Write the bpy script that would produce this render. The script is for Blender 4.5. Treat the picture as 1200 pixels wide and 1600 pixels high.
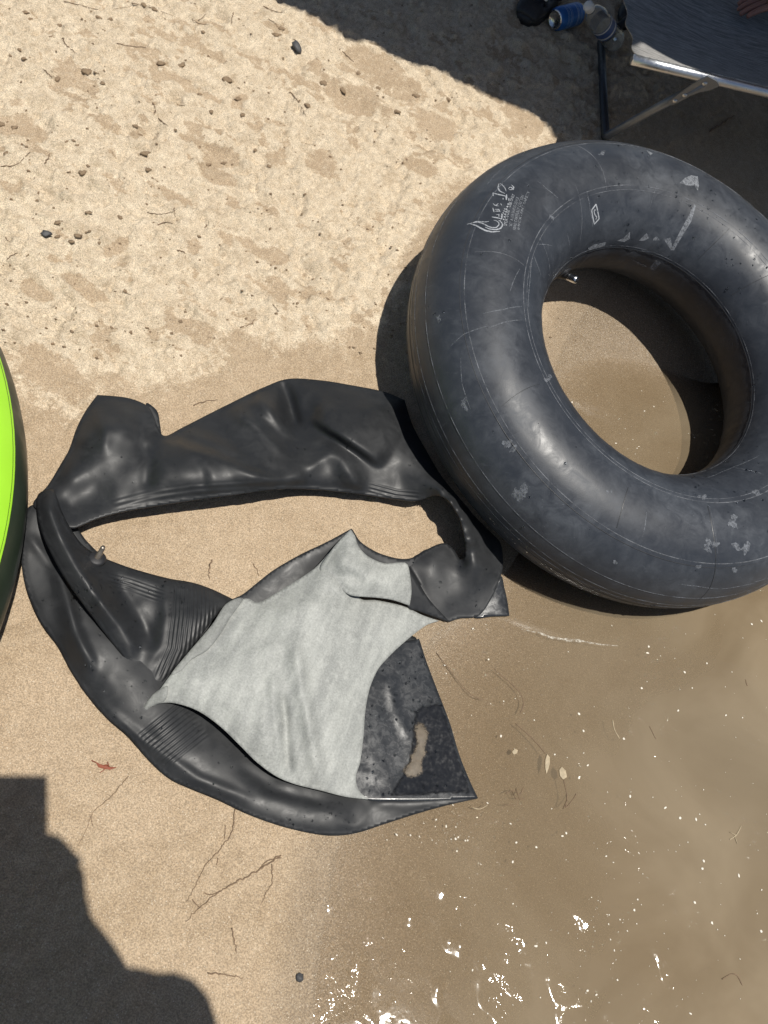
import bpy, bmesh, math, random
import numpy as np
from mathutils import Vector, Matrix
from mathutils.geometry import delaunay_2d_cdt

random.seed(7)
RNG = np.random.default_rng(7)
for o in list(bpy.data.objects):
    bpy.data.objects.remove(o, do_unlink=True)
SC = bpy.context.scene
COL = SC.collection

# ------------------------------------------------------------------ camera
CAM_H, PITCH, ROLL, FPX = 1.35, 0.536, 0.412, 1180.0
W0, H0 = 1200.0, 1600.0
AX = np.array([0, math.sin(PITCH), -math.cos(PITCH)])
UP0 = np.array([0, math.cos(PITCH), math.sin(PITCH)])
RT0 = np.array([1.0, 0, 0])
RT = RT0 * math.cos(ROLL) + UP0 * math.sin(ROLL)
UPV = -RT0 * math.sin(ROLL) + UP0 * math.cos(ROLL)
CPOS = np.array([0, 0, CAM_H])
cd = bpy.data.cameras.new('camera')
cam = bpy.data.objects.new('camera', cd)
COL.objects.link(cam)
cam.matrix_world = Matrix(((RT[0], UPV[0], -AX[0], 0), (RT[1], UPV[1], -AX[1], 0),
                           (RT[2], UPV[2], -AX[2], CAM_H), (0, 0, 0, 1)))
cd.sensor_fit = 'HORIZONTAL'
cd.sensor_width = 36
cd.lens = 36 * FPX / W0
cd.clip_start = 0.02
cd.clip_end = 2000
cd.dof.use_dof = True
cd.dof.focus_distance = 1.5
cd.dof.aperture_fstop = 9.0
SC.camera = cam

# ------------------------------------------------------------------ sky, sun, exposure
SUN_AZ, SUN_EL = -0.19, 1.325
LS = np.array([math.cos(SUN_EL) * math.cos(SUN_AZ), math.cos(SUN_EL) * math.sin(SUN_AZ), math.sin(SUN_EL)])
wd = bpy.data.worlds.new('World')
SC.world = wd
wd.use_nodes = True
wn = wd.node_tree.nodes
sky = wn.new('ShaderNodeTexSky')
sky.sky_type = 'NISHITA'
sky.sun_disc = False
sky.sun_elevation = SUN_EL
sky.sun_rotation = math.pi / 2 - SUN_AZ
bg = wn['Background']
bg.inputs['Strength'].default_value = 0.052
wd.node_tree.links.new(sky.outputs[0], bg.inputs['Color'])
sl = bpy.data.lights.new('sun', 'SUN')
sl.energy = 4.4
sl.angle = math.radians(0.53)
sl.color = (1.0, 0.955, 0.88)
sun = bpy.data.objects.new('sun', sl)
COL.objects.link(sun)
sun.location = (3, 0, 8)
sun.rotation_euler = Vector(-LS).to_track_quat('-Z', 'Y').to_euler()
SC.view_settings.view_transform = 'Standard'
SC.view_settings.look = 'None'
SC.view_settings.gamma = 1
SC.view_settings.use_curve_mapping = False
SC.view_settings.exposure = 0.22

# ------------------------------------------------------------------ helpers: rays, noise, ground height
def rays(p):
    p = np.atleast_2d(np.asarray(p, float))
    return AX + ((p[:, 0:1] - W0 / 2) / FPX) * RT - ((p[:, 1:2] - H0 / 2) / FPX) * UPV

def unproj(p, z):
    d = rays(p)
    z = np.broadcast_to(np.asarray(z, float), (len(d),))
    return CPOS + d * ((z - CAM_H) / d[:, 2])[:, None]

def hash2(ix, iy, s):
    h = (ix.astype(np.int64) * 374761393 + iy.astype(np.int64) * 668265263 + s * 974711) & 0xffffffff
    h = ((h ^ (h >> 13)) * 1274126177) & 0xffffffff
    return ((h ^ (h >> 16)) & 0xffff) / 65535.0

def vnoise(x, y, s=0):
    ix, iy = np.floor(x), np.floor(y)
    fx, fy = x - ix, y - iy
    fx, fy = fx * fx * fx * (fx * (fx * 6 - 15) + 10), fy * fy * fy * (fy * (fy * 6 - 15) + 10)
    a, b = hash2(ix, iy, s), hash2(ix + 1, iy, s)
    c, d = hash2(ix, iy + 1, s), hash2(ix + 1, iy + 1, s)
    return (a + (b - a) * fx) * (1 - fy) + (c + (d - c) * fx) * fy

def fbm(x, y, freq, octv=4, s=0, gain=.5):
    t, a, n = 0, 1.0, 0
    for k in range(octv):
        t = t + a * vnoise(x * freq + 17.3 * k, y * freq - 9.1 * k, s + k)
        n += a
        a *= gain
        freq *= 2.03
    return t / n

def sstep(a, b, x):
    t = np.clip((x - a) / (b - a), 0, 1)
    return t * t * (3 - 2 * t)

# the water's edge, and the beach rising away from it
WL = unproj([(470, 1720), (492, 1560), (500, 1400), (540, 1290), (600, 1120), (660, 990), (740, 930), (815, 760), (840, 620), (900, 500), (1050, 400), (1320, 300)], 0.0)[:, :2]
WM = np.array([0.2146, 0.4985])
WN = np.array([-0.989, 0.1466])
WT = np.array([0.1466, 0.989])
_t = (WL - WM) @ WT
_c = (WL - WM) @ WN
_o = np.argsort(_t)
_t, _c = _t[_o], _c[_o]

def shore(x, y):
    a = (x - WM[0]) * WN[0] + (y - WM[1]) * WN[1]
    t = (x - WM[0]) * WT[0] + (y - WM[1]) * WT[1]
    c = 0
    for dt in (-.1, -.05, 0, .05, .1):
        c = c + np.interp(t + dt, _t, _c)
    return a - c / 5

def ground_base(x, y):
    d = shore(x, y)
    up = 0.11 * np.minimum(d, 1.2) + 0.05 * np.clip(d - 1.2, 0, 4) + 0.004 * np.clip(d - 5.2, 0, 300)
    dn = 0.075 * np.clip(d, -3, 0)
    z = np.where(d > 0, up, dn)
    # sand bank added under the big tube's raised side, widened to shorten its shadow
    px_, py_ = x - .3926, y - 1.2888
    rho, un = np.hypot(px_, py_), np.arctan2(py_, px_)
    bot = .0470 - .4037 * (.182 * np.cos(un) - .138 * np.sin(un)) - .004
    wdt = np.where(rho > .4037, .27, .13)
    z = z + np.maximum(0, bot - np.maximum(z, 0)) * .92 * np.exp(-((rho - .4037) / wdt) ** 2)
    near = np.exp(-((x / 6) ** 2 + (y / 6) ** 2))
    z = z + near * 0.018 * (fbm(x, y, 2.2, 3, 5) - .5) * sstep(-.1, .4, d)
    return z

def solve_ground(p, zrel=0.0, floor=-9, fn=None):
    fn = fn or ground_base
    p = np.atleast_2d(np.asarray(p, float))
    z = np.zeros(len(p)) + zrel
    for _ in range(14):
        P = unproj(p, z)
        z = np.maximum(fn(P[:, 0], P[:, 1]), floor) + zrel
    return unproj(p, z)

def seg_dist(p, poly, closed=False):
    poly = np.asarray(poly, float)
    a = poly if closed else poly[:-1]
    b = np.roll(poly, -1, 0) if closed else poly[1:]
    best = np.full(len(p), 1e9)
    side = np.zeros(len(p))
    tt = np.zeros(len(p))
    n = len(a)
    for k in range(n):
        d = b[k] - a[k]
        w = p - a[k]
        t = np.clip((w @ d) / (d @ d + 1e-12), 0, 1)
        q = w - t[:, None] * d
        r = np.sqrt((q * q).sum(1))
        m = r < best
        best[m] = r[m]
        side[m] = np.sign(d[0] * w[m, 1] - d[1] * w[m, 0])
        tt[m] = (k + t[m]) / n
    return best, side, tt

def inside(p, poly):
    poly = np.asarray(poly, float)
    x, y = p[:, 0], p[:, 1]
    r = np.zeros(len(p), bool)
    j = len(poly) - 1
    for i in range(len(poly)):
        xi, yi = poly[i]
        xj, yj = poly[j]
        c = ((yi > y) != (yj > y)) & (x < (xj - xi) * (y - yi) / (yj - yi + 1e-12) + xi)
        r ^= c
        j = i
    return r

# ------------------------------------------------------------------ helpers: objects
def tag(o, label=None, cat=None, group=None, kind=None):
    if label: o['label'] = label
    if cat: o['category'] = cat
    if group: o['group'] = group
    if kind: o['kind'] = kind
    return o

def empty(name, loc=(0, 0, 0)):
    o = bpy.data.objects.new(name, None)
    o.location = loc
    o.empty_display_size = .05
    COL.objects.link(o)
    return o

def mesh_obj(name, verts, faces, mat, parent=None, smooth=True):
    me = bpy.data.meshes.new(name)
    me.from_pydata([tuple(map(float, v)) for v in verts], [], [tuple(map(int, f)) for f in faces])
    me.update()
    if smooth:
        me.polygons.foreach_set('use_smooth', [True] * len(me.polygons))
    if mat: me.materials.append(mat)
    o = bpy.data.objects.new(name, me)
    COL.objects.link(o)
    if parent:
        o.parent = parent
        o.matrix_parent_inverse = Matrix.Translation(-Vector(parent.location))
    return o

def grid_mesh(name, X, Y, Z, mat):
    ny, nx = X.shape
    v = np.stack([X, Y, Z], -1).reshape(-1, 3).astype(np.float32)
    i = np.arange(ny * nx).reshape(ny, nx)
    q = np.stack([i[:-1, :-1], i[:-1, 1:], i[1:, 1:], i[1:, :-1]], -1).reshape(-1, 4)
    me = bpy.data.meshes.new(name)
    me.vertices.add(len(v))
    me.vertices.foreach_set('co', v.ravel())
    me.loops.add(q.size)
    me.loops.foreach_set('vertex_index', q.ravel().astype(np.int32))
    me.polygons.add(len(q))
    me.polygons.foreach_set('loop_start', (np.arange(len(q)) * 4).astype(np.int32))
    me.polygons.foreach_set('loop_total', np.full(len(q), 4, np.int32))
    me.polygons.foreach_set('use_smooth', np.ones(len(q), bool))
    me.update()
    me.validate()
    me.materials.append(mat)
    o = bpy.data.objects.new(name, me)
    COL.objects.link(o)
    return o

def fattr(o, name, val):
    a = o.data.attributes.new(name, 'FLOAT', 'POINT')
    a.data.foreach_set('value', np.asarray(val, np.float32).ravel())

class MB:
    """collects shapes into one mesh"""
    def __init__(s): s.v, s.f = [], []
    def add(s, v, f):
        n = len(s.v)
        s.v += [tuple(map(float, q)) for q in v]
        s.f += [tuple(int(i) + n for i in q) for q in f]
        return s
    def tube(s, pts, rad, seg=10, cap=True):
        pts = [np.asarray(p, float) for p in pts]
        n = len(pts)
        if np.isscalar(rad): rad = [rad] * n
        v, f = [], []
        pu = None
        for i in range(n):
            t = pts[min(i + 1, n - 1)] - pts[max(i - 1, 0)]
            t = t / (np.linalg.norm(t) + 1e-12)
            if pu is None:
                a = np.array([0, 0, 1.]) if abs(t[2]) < .9 else np.array([1., 0, 0])
            else:
                a = pu
            u = a - t * (a @ t)
            u /= np.linalg.norm(u) + 1e-12
            w = np.cross(t, u)
            pu = u
            for k in range(seg):
                an = 2 * math.pi * k / seg
                v.append(pts[i] + rad[i] * (math.cos(an) * u + math.sin(an) * w))
        for i in range(n - 1):
            for k in range(seg):
                f.append((i * seg + k, i * seg + (k + 1) % seg, (i + 1) * seg + (k + 1) % seg, (i + 1) * seg + k))
        if cap:
            f.append(tuple(range(seg))[::-1])
            f.append(tuple((n - 1) * seg + k for k in range(seg)))
        return s.add(v, f)
    def lathe(s, prof, o=(0, 0, 0), axis=(0, 0, 1), seg=24):
        ax = np.asarray(axis, float); ax /= np.linalg.norm(ax)
        a = np.array([0, 0, 1.]) if abs(ax[2]) < .9 else np.array([1., 0, 0])
        u = np.cross(a, ax); u /= np.linalg.norm(u)
        w = np.cross(ax, u)
        o = np.asarray(o, float)
        v, f = [], []
        for (r, h) in prof:
            for k in range(seg):
                an = 2 * math.pi * k / seg
                v.append(o + ax * h + r * (math.cos(an) * u + math.sin(an) * w))
        for i in range(len(prof) - 1):
            for k in range(seg):
                f.append((i * seg + k, i * seg + (k + 1) % seg, (i + 1) * seg + (k + 1) % seg, (i + 1) * seg + k))
        return s.add(v, f)
    def build(s, name, mat, parent=None, smooth=True):
        o = mesh_obj(name, s.v, s.f, mat, parent, smooth)
        bm = bmesh.new(); bm.from_mesh(o.data)
        bmesh.ops.recalc_face_normals(bm, faces=bm.faces)
        bm.to_mesh(o.data); bm.free()
        return o

# ------------------------------------------------------------------ materials
def new_mat(name):
    m = bpy.data.materials.new(name)
    m.use_nodes = True
    nt = m.node_tree
    return m, nt, nt.nodes, nt.links, nt.nodes['Principled BSDF']

class NT:
    def __init__(s, nt): s.nt = nt; s.n = nt.nodes; s.l = nt.links
    def tex(s, scale, detail=3, rough=.55, coord=None, dist=0.0, kind='ShaderNodeTexNoise'):
        t = s.n.new(kind)
        t.inputs['Scale'].default_value = scale
        if 'Detail' in t.inputs: t.inputs['Detail'].default_value = detail
        if 'Roughness' in t.inputs: t.inputs['Roughness'].default_value = rough
        if 'Distortion' in t.inputs: t.inputs['Distortion'].default_value = dist
        c = coord or s.coord()
        s.l.new(c, t.inputs['Vector'])
        return t.outputs['Distance'] if kind == 'ShaderNodeTexVoronoi' else t.outputs[0]
    def coord(s):
        if not hasattr(s, '_c'):
            s._c = s.n.new('ShaderNodeTexCoord').outputs['Object']
        return s._c
    def attr(s, name):
        a = s.n.new('ShaderNodeAttribute'); a.attribute_name = name
        return a.outputs['Fac']
    def ramp(s, x, a, b, lo=0.0, hi=1.0):
        r = s.n.new('ShaderNodeMapRange'); r.interpolation_type = 'SMOOTHSTEP'
        r.inputs[1].default_value = a; r.inputs[2].default_value = b
        r.inputs[3].default_value = lo; r.inputs[4].default_value = hi
        s.l.new(x, r.inputs[0])
        return r.outputs[0]
    def math(s, op, a, b=None, c=None):
        m = s.n.new('ShaderNodeMath'); m.operation = op
        for i, q in enumerate((a, b, c)):
            if q is None: continue
            if isinstance(q, (int, float)): m.inputs[i].default_value = q
            else: s.l.new(q, m.inputs[i])
        return m.outputs[0]
    def mix(s, fac, a, b, blend='MIX'):
        m = s.n.new('ShaderNodeMix'); m.data_type = 'RGBA'; m.blend_type = blend
        for sock, q in ((m.inputs[0], fac), (m.inputs[6], a), (m.inputs[7], b)):
            if isinstance(q, (int, float)): sock.default_value = q
            elif isinstance(q, tuple): sock.default_value = (*q, 1) if len(q) == 3 else q
            else: s.l.new(q, sock)
        return m.outputs[2]
    def bump(s, h, strength=.3, dist=.002, normal=None):
        b = s.n.new('ShaderNodeBump')
        b.inputs['Strength'].default_value = strength
        b.inputs['Distance'].default_value = dist
        s.l.new(h, b.inputs['Height'])
        if normal: s.l.new(normal, b.inputs['Normal'])
        return b.outputs[0]

def simple_mat(name, col, rough=.5, metal=0.0, var=.25, scale=60, bump=.1, bdist=.001, spec=.5):
    m, nt, n, l, p = new_mat(name)
    t = NT(nt)
    ns = t.tex(scale, 4)
    dark = tuple(c * (1 - var) for c in col)
    light = tuple(min(1, c * (1 + var)) for c in col)
    l.new(t.mix(ns, dark, light), p.inputs['Base Color'])
    l.new(t.ramp(t.tex(scale * 2.3, 3), .2, .8, max(.02, rough - .1), min(1, rough + .12)), p.inputs['Roughness'])
    p.inputs['Metallic'].default_value = metal
    p.inputs['Specular IOR Level'].default_value = spec
    if bump: l.new(t.bump(t.tex(scale * 5, 3), bump, bdist), p.inputs['Normal'])
    return m

def sand_material():
    m, nt, n, l, p = new_mat('sand')
    t = NT(nt)
    wet, crust, film = t.attr('wet'), t.attr('crust'), t.attr('film')
    g1 = t.tex(430, 2, .6)
    g2 = t.tex(210, 4, .65)
    g3 = t.tex(560, 1, .5)
    med = t.tex(38, 5, .65)
    big = t.tex(5, 3, .5)
    dry = t.mix(t.ramp(med, .3, .7), (.53, .430, .305), (.68, .575, .430))
    damp = t.mix(t.ramp(med, .3, .75), (.345, .256, .164), (.425, .328, .222))
    damp = t.mix(t.ramp(big, .35, .7), damp, t.mix(.5, damp, (.45, .345, .235)))
    ragged = t.math('ADD', t.math('MULTIPLY', t.math('SUBTRACT', t.tex(60, 6, .75, dist=.5), .5), 1.5), t.math('MULTIPLY', t.math('SUBTRACT', t.tex(240, 3, .7), .5), .7))
    wf = t.ramp(t.math('ADD', wet, ragged), .30, .78)
    c = t.mix(wf, dry, damp)
    c = t.mix(t.math('MULTIPLY', film, .68), c, (.165, .124, .078))
    # grains: dark and pale mineral specks
    c = t.mix(1.0, c, t.ramp(g1, .30, .70, .68, 1.28), 'MULTIPLY')
    c = t.mix(t.ramp(g3, .64, .74, 0, .6), c, (.80, .72, .58))
    c = t.mix(t.ramp(g2, .62, .74, 0, .6), c, (.20, .135, .08))
    # crumbs of brown organic matter lying on the dry crust
    fl = t.ramp(t.tex(130, 6, .8, dist=.8), .575, .66)
    c = t.mix(t.math('MULTIPLY', fl, t.math('MULTIPLY', crust, .85)), c, (.21, .150, .098))
    c = t.mix(t.math('MULTIPLY', t.ramp(t.tex(22, 6, .75), .52, .68), t.math('MULTIPLY', crust, .45)), c, (.34, .25, .155))
    l.new(c, p.inputs['Base Color'])
    r = t.math('SUBTRACT', t.ramp(wf, 0, 1, .95, .78), t.math('MULTIPLY', film, .52))
    l.new(r, p.inputs['Roughness'])
    p.inputs['Specular IOR Level'].default_value = .35
    h = t.math('ADD', t.math('MULTIPLY', g1, .9), t.math('MULTIPLY', g2, 1.0))
    h = t.math('ADD', h, t.math('MULTIPLY', t.math('MULTIPLY', t.tex(110, 5, .7), crust), 3.2))
    l.new(t.bump(h, .9, .0022), p.inputs['Normal'])
    return m

def rubber_material(name, base=(.020, .021, .023), dust=(.20, .215, .235), amount=.30, rough=.36, dusty_scale=6.0):
    m, nt, n, l, p = new_mat(name)
    t = NT(nt)
    c0 = t.coord()
    n1 = t.tex(dusty_scale, 6, .68, dist=.4)
    n2 = t.tex(dusty_scale * 6, 6, .7, dist=.8)
    # scuffs drawn out in one direction
    mp = n.new('ShaderNodeMapping'); mp.inputs['Scale'].default_value = (30, 160, 30)
    mp.inputs['Rotation'].default_value = (.3, .2, .7)
    l.new(c0, mp.inputs['Vector'])
    n3 = t.tex(1.0, 5, .7, coord=mp.outputs[0])
    d = t.math('MULTIPLY', t.ramp(n1, .30, .78), t.ramp(n2, .15, .85))
    d = t.math('ADD', t.math('MULTIPLY', d, amount), t.math('MULTIPLY', t.ramp(n3, .60, .74), amount * .28))
    spots = t.math('MULTIPLY', t.ramp(t.tex(230, 2, .5), .72, .76), t.ramp(n1, .45, .65))
    d = t.math('ADD', d, t.math('MULTIPLY', spots, .35))
    l.new(t.mix(d, base, dust), p.inputs['Base Color'])
    l.new(t.math('ADD', t.ramp(n2, .25, .75, rough - .07, rough + .10), t.math('MULTIPLY', d, .35)), p.inputs['Roughness'])
    p.inputs['Specular IOR Level'].default_value = .36
    ln, lm = t.attr('ln'), t.attr('lm')
    wv = t.math('MULTIPLY', t.math('SINE', t.math('MULTIPLY', ln, 6.2832)), lm)
    fine = t.bump(t.tex(420, 3, .6), .10, .0006)
    f2 = t.bump(t.tex(26, 3, .5), .05, .004, fine)
    l.new(t.bump(wv, .5, .0010, f2), p.inputs['Normal'])
    return m

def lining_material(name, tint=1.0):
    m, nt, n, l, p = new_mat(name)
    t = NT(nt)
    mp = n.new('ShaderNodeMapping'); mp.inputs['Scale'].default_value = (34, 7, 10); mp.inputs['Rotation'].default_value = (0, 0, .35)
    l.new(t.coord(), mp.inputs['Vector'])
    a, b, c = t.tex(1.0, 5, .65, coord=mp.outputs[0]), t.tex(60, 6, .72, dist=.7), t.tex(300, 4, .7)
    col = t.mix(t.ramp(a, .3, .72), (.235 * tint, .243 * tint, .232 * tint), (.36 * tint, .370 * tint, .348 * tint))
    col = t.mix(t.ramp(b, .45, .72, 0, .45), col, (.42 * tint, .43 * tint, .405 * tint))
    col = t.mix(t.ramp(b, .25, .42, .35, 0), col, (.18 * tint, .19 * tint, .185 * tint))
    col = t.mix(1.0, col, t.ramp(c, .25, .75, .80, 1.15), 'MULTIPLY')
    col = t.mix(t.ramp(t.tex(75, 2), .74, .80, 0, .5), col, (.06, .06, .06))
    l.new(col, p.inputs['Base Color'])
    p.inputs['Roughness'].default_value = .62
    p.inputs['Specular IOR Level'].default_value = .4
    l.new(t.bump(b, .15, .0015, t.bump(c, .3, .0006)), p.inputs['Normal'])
    return m

def water_material():
    m, nt, n, l, p = new_mat('muddy_water')
    t = NT(nt)
    n.remove(p)
    dep = t.attr('depth')
    swirl = t.tex(3.2, 4, .55, dist=.6)
    mud = t.mix(t.ramp(swirl, .3, .7), (.232, .177, .111), (.300, .238, .158))
    mud = t.mix(t.ramp(t.tex(1.3, 2), .35, .7, 0, .5), mud, (.235, .198, .140))
    opac = t.math('SUBTRACT', 1.0, t.math('POWER', 2.718, t.math('MULTIPLY', dep, -33.0)))
    opac = t.math('MULTIPLY', opac, t.ramp(swirl, .2, .8, .80, 1.0))
    df = n.new('ShaderNodeBsdfDiffuse'); l.new(mud, df.inputs['Color'])
    tr = n.new('ShaderNodeBsdfTransparent')
    l.new(t.mix(t.math('SUBTRACT', 1.0, t.math('POWER', 2.718, t.math('MULTIPLY', dep, -45.0))), (1.0, 1.0, 1.0), (.84, .77, .65)), tr.inputs['Color'])
    mx = n.new('ShaderNodeMixShader')
    l.new(opac, mx.inputs[0]); l.new(tr.outputs[0], mx.inputs[1]); l.new(df.outputs[0], mx.inputs[2])
    gl = n.new('ShaderNodeBsdfGlossy'); gl.inputs['Roughness'].default_value = .055
    rip = t.math('ADD', t.tex(16, 3, .5, dist=.5), t.math('MULTIPLY', t.tex(70, 2, .5), .16))
    patch = t.ramp(t.tex(2.6, 2), .42, .68, .10, 1.0)
    bp = t.bump(t.math('MULTIPLY', rip, patch), .26, .007)
    chop = t.math('MULTIPLY', t.math('ADD', t.tex(24, 2, .45, dist=.9), t.math('MULTIPLY', t.tex(58, 2, .5), .35)), t.math('MULTIPLY', t.attr('chop'), t.ramp(t.tex(7, 2), .49, .64)))
    bp = t.bump(chop, .62, .012, bp)
    spark = t.math('MULTIPLY', t.ramp(t.tex(85, 2, .5, dist=.3), .60, .76), t.ramp(t.tex(5.5, 3), .50, .62))
    bp = t.bump(spark, .45, .004, bp)
    l.new(bp, gl.inputs['Normal'])
    fr = n.new('ShaderNodeFresnel'); fr.inputs['IOR'].default_value = 1.33
    l.new(bp, fr.inputs['Normal'])
    fm = n.new('ShaderNodeMixShader')
    l.new(fr.outputs[0], fm.inputs[0]); l.new(mx.outputs[0], fm.inputs[1]); l.new(gl.outputs[0], fm.inputs[2])
    l.new(fm.outputs[0], n['Material Output'].inputs['Surface'])
    return m

M = {}
M['sand'] = sand_material()
M['water'] = water_material()
M['tube'] = rubber_material('dusty_tube_rubber', base=(.025, .029, .037), dust=(.19, .21, .24), amount=.36, rough=.40, dusty_scale=5)
M['rubber'] = rubber_material('black_rubber', base=(.0155, .0165, .018), dust=(.11, .115, .12), amount=.22, rough=.46, dusty_scale=5)
M['wetrubber'] = rubber_material('wet_rubber', base=(.020, .022, .025), dust=(.13, .14, .15), amount=.26, rough=.22, dusty_scale=14)
M['lining'] = lining_material('grey_rubber_lining')
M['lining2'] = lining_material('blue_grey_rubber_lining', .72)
def scuff_mat(name, col, lo, hi, amax, scale=150):
    m = simple_mat(name, col, .7, var=.3, scale=120)
    t = NT(m.node_tree)
    p = m.node_tree.nodes['Principled BSDF']
    m.node_tree.links.new(t.ramp(t.tex(scale, 6, .75), lo, hi, 0, amax), p.inputs['Alpha'])
    return m
M['mark'] = scuff_mat('chalky_scuff', (.22, .235, .26), .28, .60, .80)
M['mark2'] = scuff_mat('faint_scuff', (.18, .195, .22), .34, .62, .72, 210)
M['print'] = scuff_mat('worn_white_print', (.36, .38, .41), .30, .50, .85, 260)
M['printfaint'] = scuff_mat('faded_print', (.30, .32, .35), .34, .56, .70, 260)
M['seam'] = scuff_mat('seam_ridge_rubber', (.15, .16, .18), .34, .66, .85, 30)
M['darkseam'] = simple_mat('dark_seam_rubber', (.03, .032, .036), .4, var=.6, scale=30)
M['chrome'] = simple_mat('valve_metal', (.75, .76, .78), .22, 1.0, var=.1)
M['brass'] = simple_mat('dull_valve_metal', (.30, .26, .22), .4, .8, var=.3)
M['black'] = simple_mat('black_plastic', (.018, .018, .02), .5, var=.3)
M['lime'] = simple_mat('lime_green_vinyl', (.36, .74, .035), .5, var=.06, scale=20)
M['olive'] = simple_mat('dark_green_rubber', (.022, .034, .020), .38, var=.3, scale=12)
M['alu'] = simple_mat('aluminium_tube', (.55, .57, .60), .35, .9, var=.15)
M['darkmetal'] = simple_mat('dark_painted_tube', (.035, .04, .05), .4, .2, var=.2)
M['greymetal'] = simple_mat('grey_painted_tube', (.16, .18, .21), .4, .5, var=.2)
M['canblue'] = simple_mat('can_blue_paint', (.02, .13, .42), .35, .3, var=.15)
M['canline'] = simple_mat('can_pale_stripe', (.35, .5, .68), .4, .2, var=.2)
M['gold'] = simple_mat('can_gold_rim', (.55, .42, .16), .4, .5, var=.2)
M['white'] = simple_mat('white_plastic', (.62, .64, .66), .45, var=.15)
M['label'] = simple_mat('bottle_label_blue', (.05, .10, .28), .4, var=.3)
M['shirt'] = simple_mat('navy_cotton', (.02, .03, .07), .9, var=.3, scale=200)
M['shorts'] = simple_mat('grey_cotton', (.10, .10, .11), .9, var=.3, scale=200)
M['skin'] = simple_mat('skin', (.27, .13, .10), .55, var=.12, scale=40)
M['hair'] = simple_mat('dark_hair', (.03, .02, .015), .6, var=.4, scale=300)
M['canopy'] = simple_mat('canopy_fabric', (.06, .07, .10), .85, var=.2, scale=40)
M['twig'] = simple_mat('twig_bark', (.17, .115, .072), .85, var=.5, scale=160)
M['straw'] = simple_mat('dry_straw', (.38, .31, .205), .7, var=.5, scale=160)
M['clod'] = simple_mat('damp_sand_clod', (.31, .225, .145), .95, var=.5, scale=300, bump=.9, bdist=.003, spec=.2)
M['stone'] = simple_mat('dark_pebble', (.06, .06, .062), .6, var=.4, scale=200, bump=.4)
M['redleaf'] = simple_mat('red_dry_leaf', (.22, .06, .03), .7, var=.5, scale=200)
M['foam'] = simple_mat('foam_flecks', (.70, .66, .57), .5, var=.2)
def clear_plastic():
    m, nt, n, l, p = new_mat('clear_plastic')
    p.inputs['Base Color'].default_value = (.92, .95, .97, 1)
    p.inputs['Roughness'].default_value = .06
    p.inputs['IOR'].default_value = 1.25
    p.inputs['Transmission Weight'].default_value = .93
    t = NT(nt)
    l.new(t.bump(t.tex(60, 3), .3, .004), p.inputs['Normal'])
    return m
M['clear'] = clear_plastic()
M['foamline'] = scuff_mat('thin_foam', (.62, .58, .50), .38, .62, .8, 180)
def faded_edge(m, width, amp, scale):
    t = NT(m.node_tree)
    a = t.math('ADD', t.math('DIVIDE', t.attr('ed'), width), t.math('MULTIPLY', t.math('SUBTRACT', t.tex(scale, 5, .7), .5), amp))
    m.node_tree.links.new(t.ramp(a, .25, .75), m.node_tree.nodes['Principled BSDF'].inputs['Alpha'])
    return m
M['puddle'] = faded_edge(simple_mat('wet_dark_film', (.012, .013, .015), .13, var=.5, scale=50, bump=.06, bdist=.001), 14, .9, 60)
M['mud'] = faded_edge(simple_mat('trapped_mud', (.105, .082, .055), .45, var=.75, scale=120, bump=.5, bdist=.002), 11, 1.8, 140)
def drop_mat():
    m, nt, n, l, p = new_mat('water_drop')
    t = NT(nt)
    p.inputs['Base Color'].default_value = (.9, .93, .95, 1)
    p.inputs['Roughness'].default_value = .03
    p.inputs['IOR'].default_value = 1.33
    p.inputs['Transmission Weight'].default_value = 1.0
    return m
M['drop'] = drop_mat()
def woven():
    m, nt, n, l, p = new_mat('woven_sling_fabric')
    t = NT(nt)
    mp = n.new('ShaderNodeMapping'); mp.inputs['Rotation'].default_value = (0, 0, -.17)
    mp.inputs['Scale'].default_value = (22, 260, 22)
    l.new(t.coord(), mp.inputs['Vector'])
    w1 = t.tex(1.0, 4, .65, coord=mp.outputs[0])
    c = t.mix(t.ramp(w1, .30, .70), (.11, .108, .104), (.40, .39, .375))
    c = t.mix(t.ramp(t.tex(120, 4, .7), .3, .7, 0, .5), c, (.20, .197, .19))
    l.new(c, p.inputs['Base Color'])
    p.inputs['Roughness'].default_value = .8
    l.new(t.bump(w1, .5, .0015), p.inputs['Normal'])
    return m
M['woven'] = woven()

# ------------------------------------------------------------------ ground
def axis_coords(lo, hi, s0, s1, far):
    c = [lo]
    while c[-1] < hi:
        t = (c[-1] - lo) / (hi - lo)
        c.append(c[-1] + s0 + (s1 - s0) * t)
    a, st, left = lo, s0, []
    while a > -far:
        st *= 1.30
        a -= st
        left.append(a)
    b, st, right = c[-1], s1, []
    while b < far:
        st *= 1.30
        b += st
        right.append(b)
    return np.array(left[::-1] + c + right)

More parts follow.
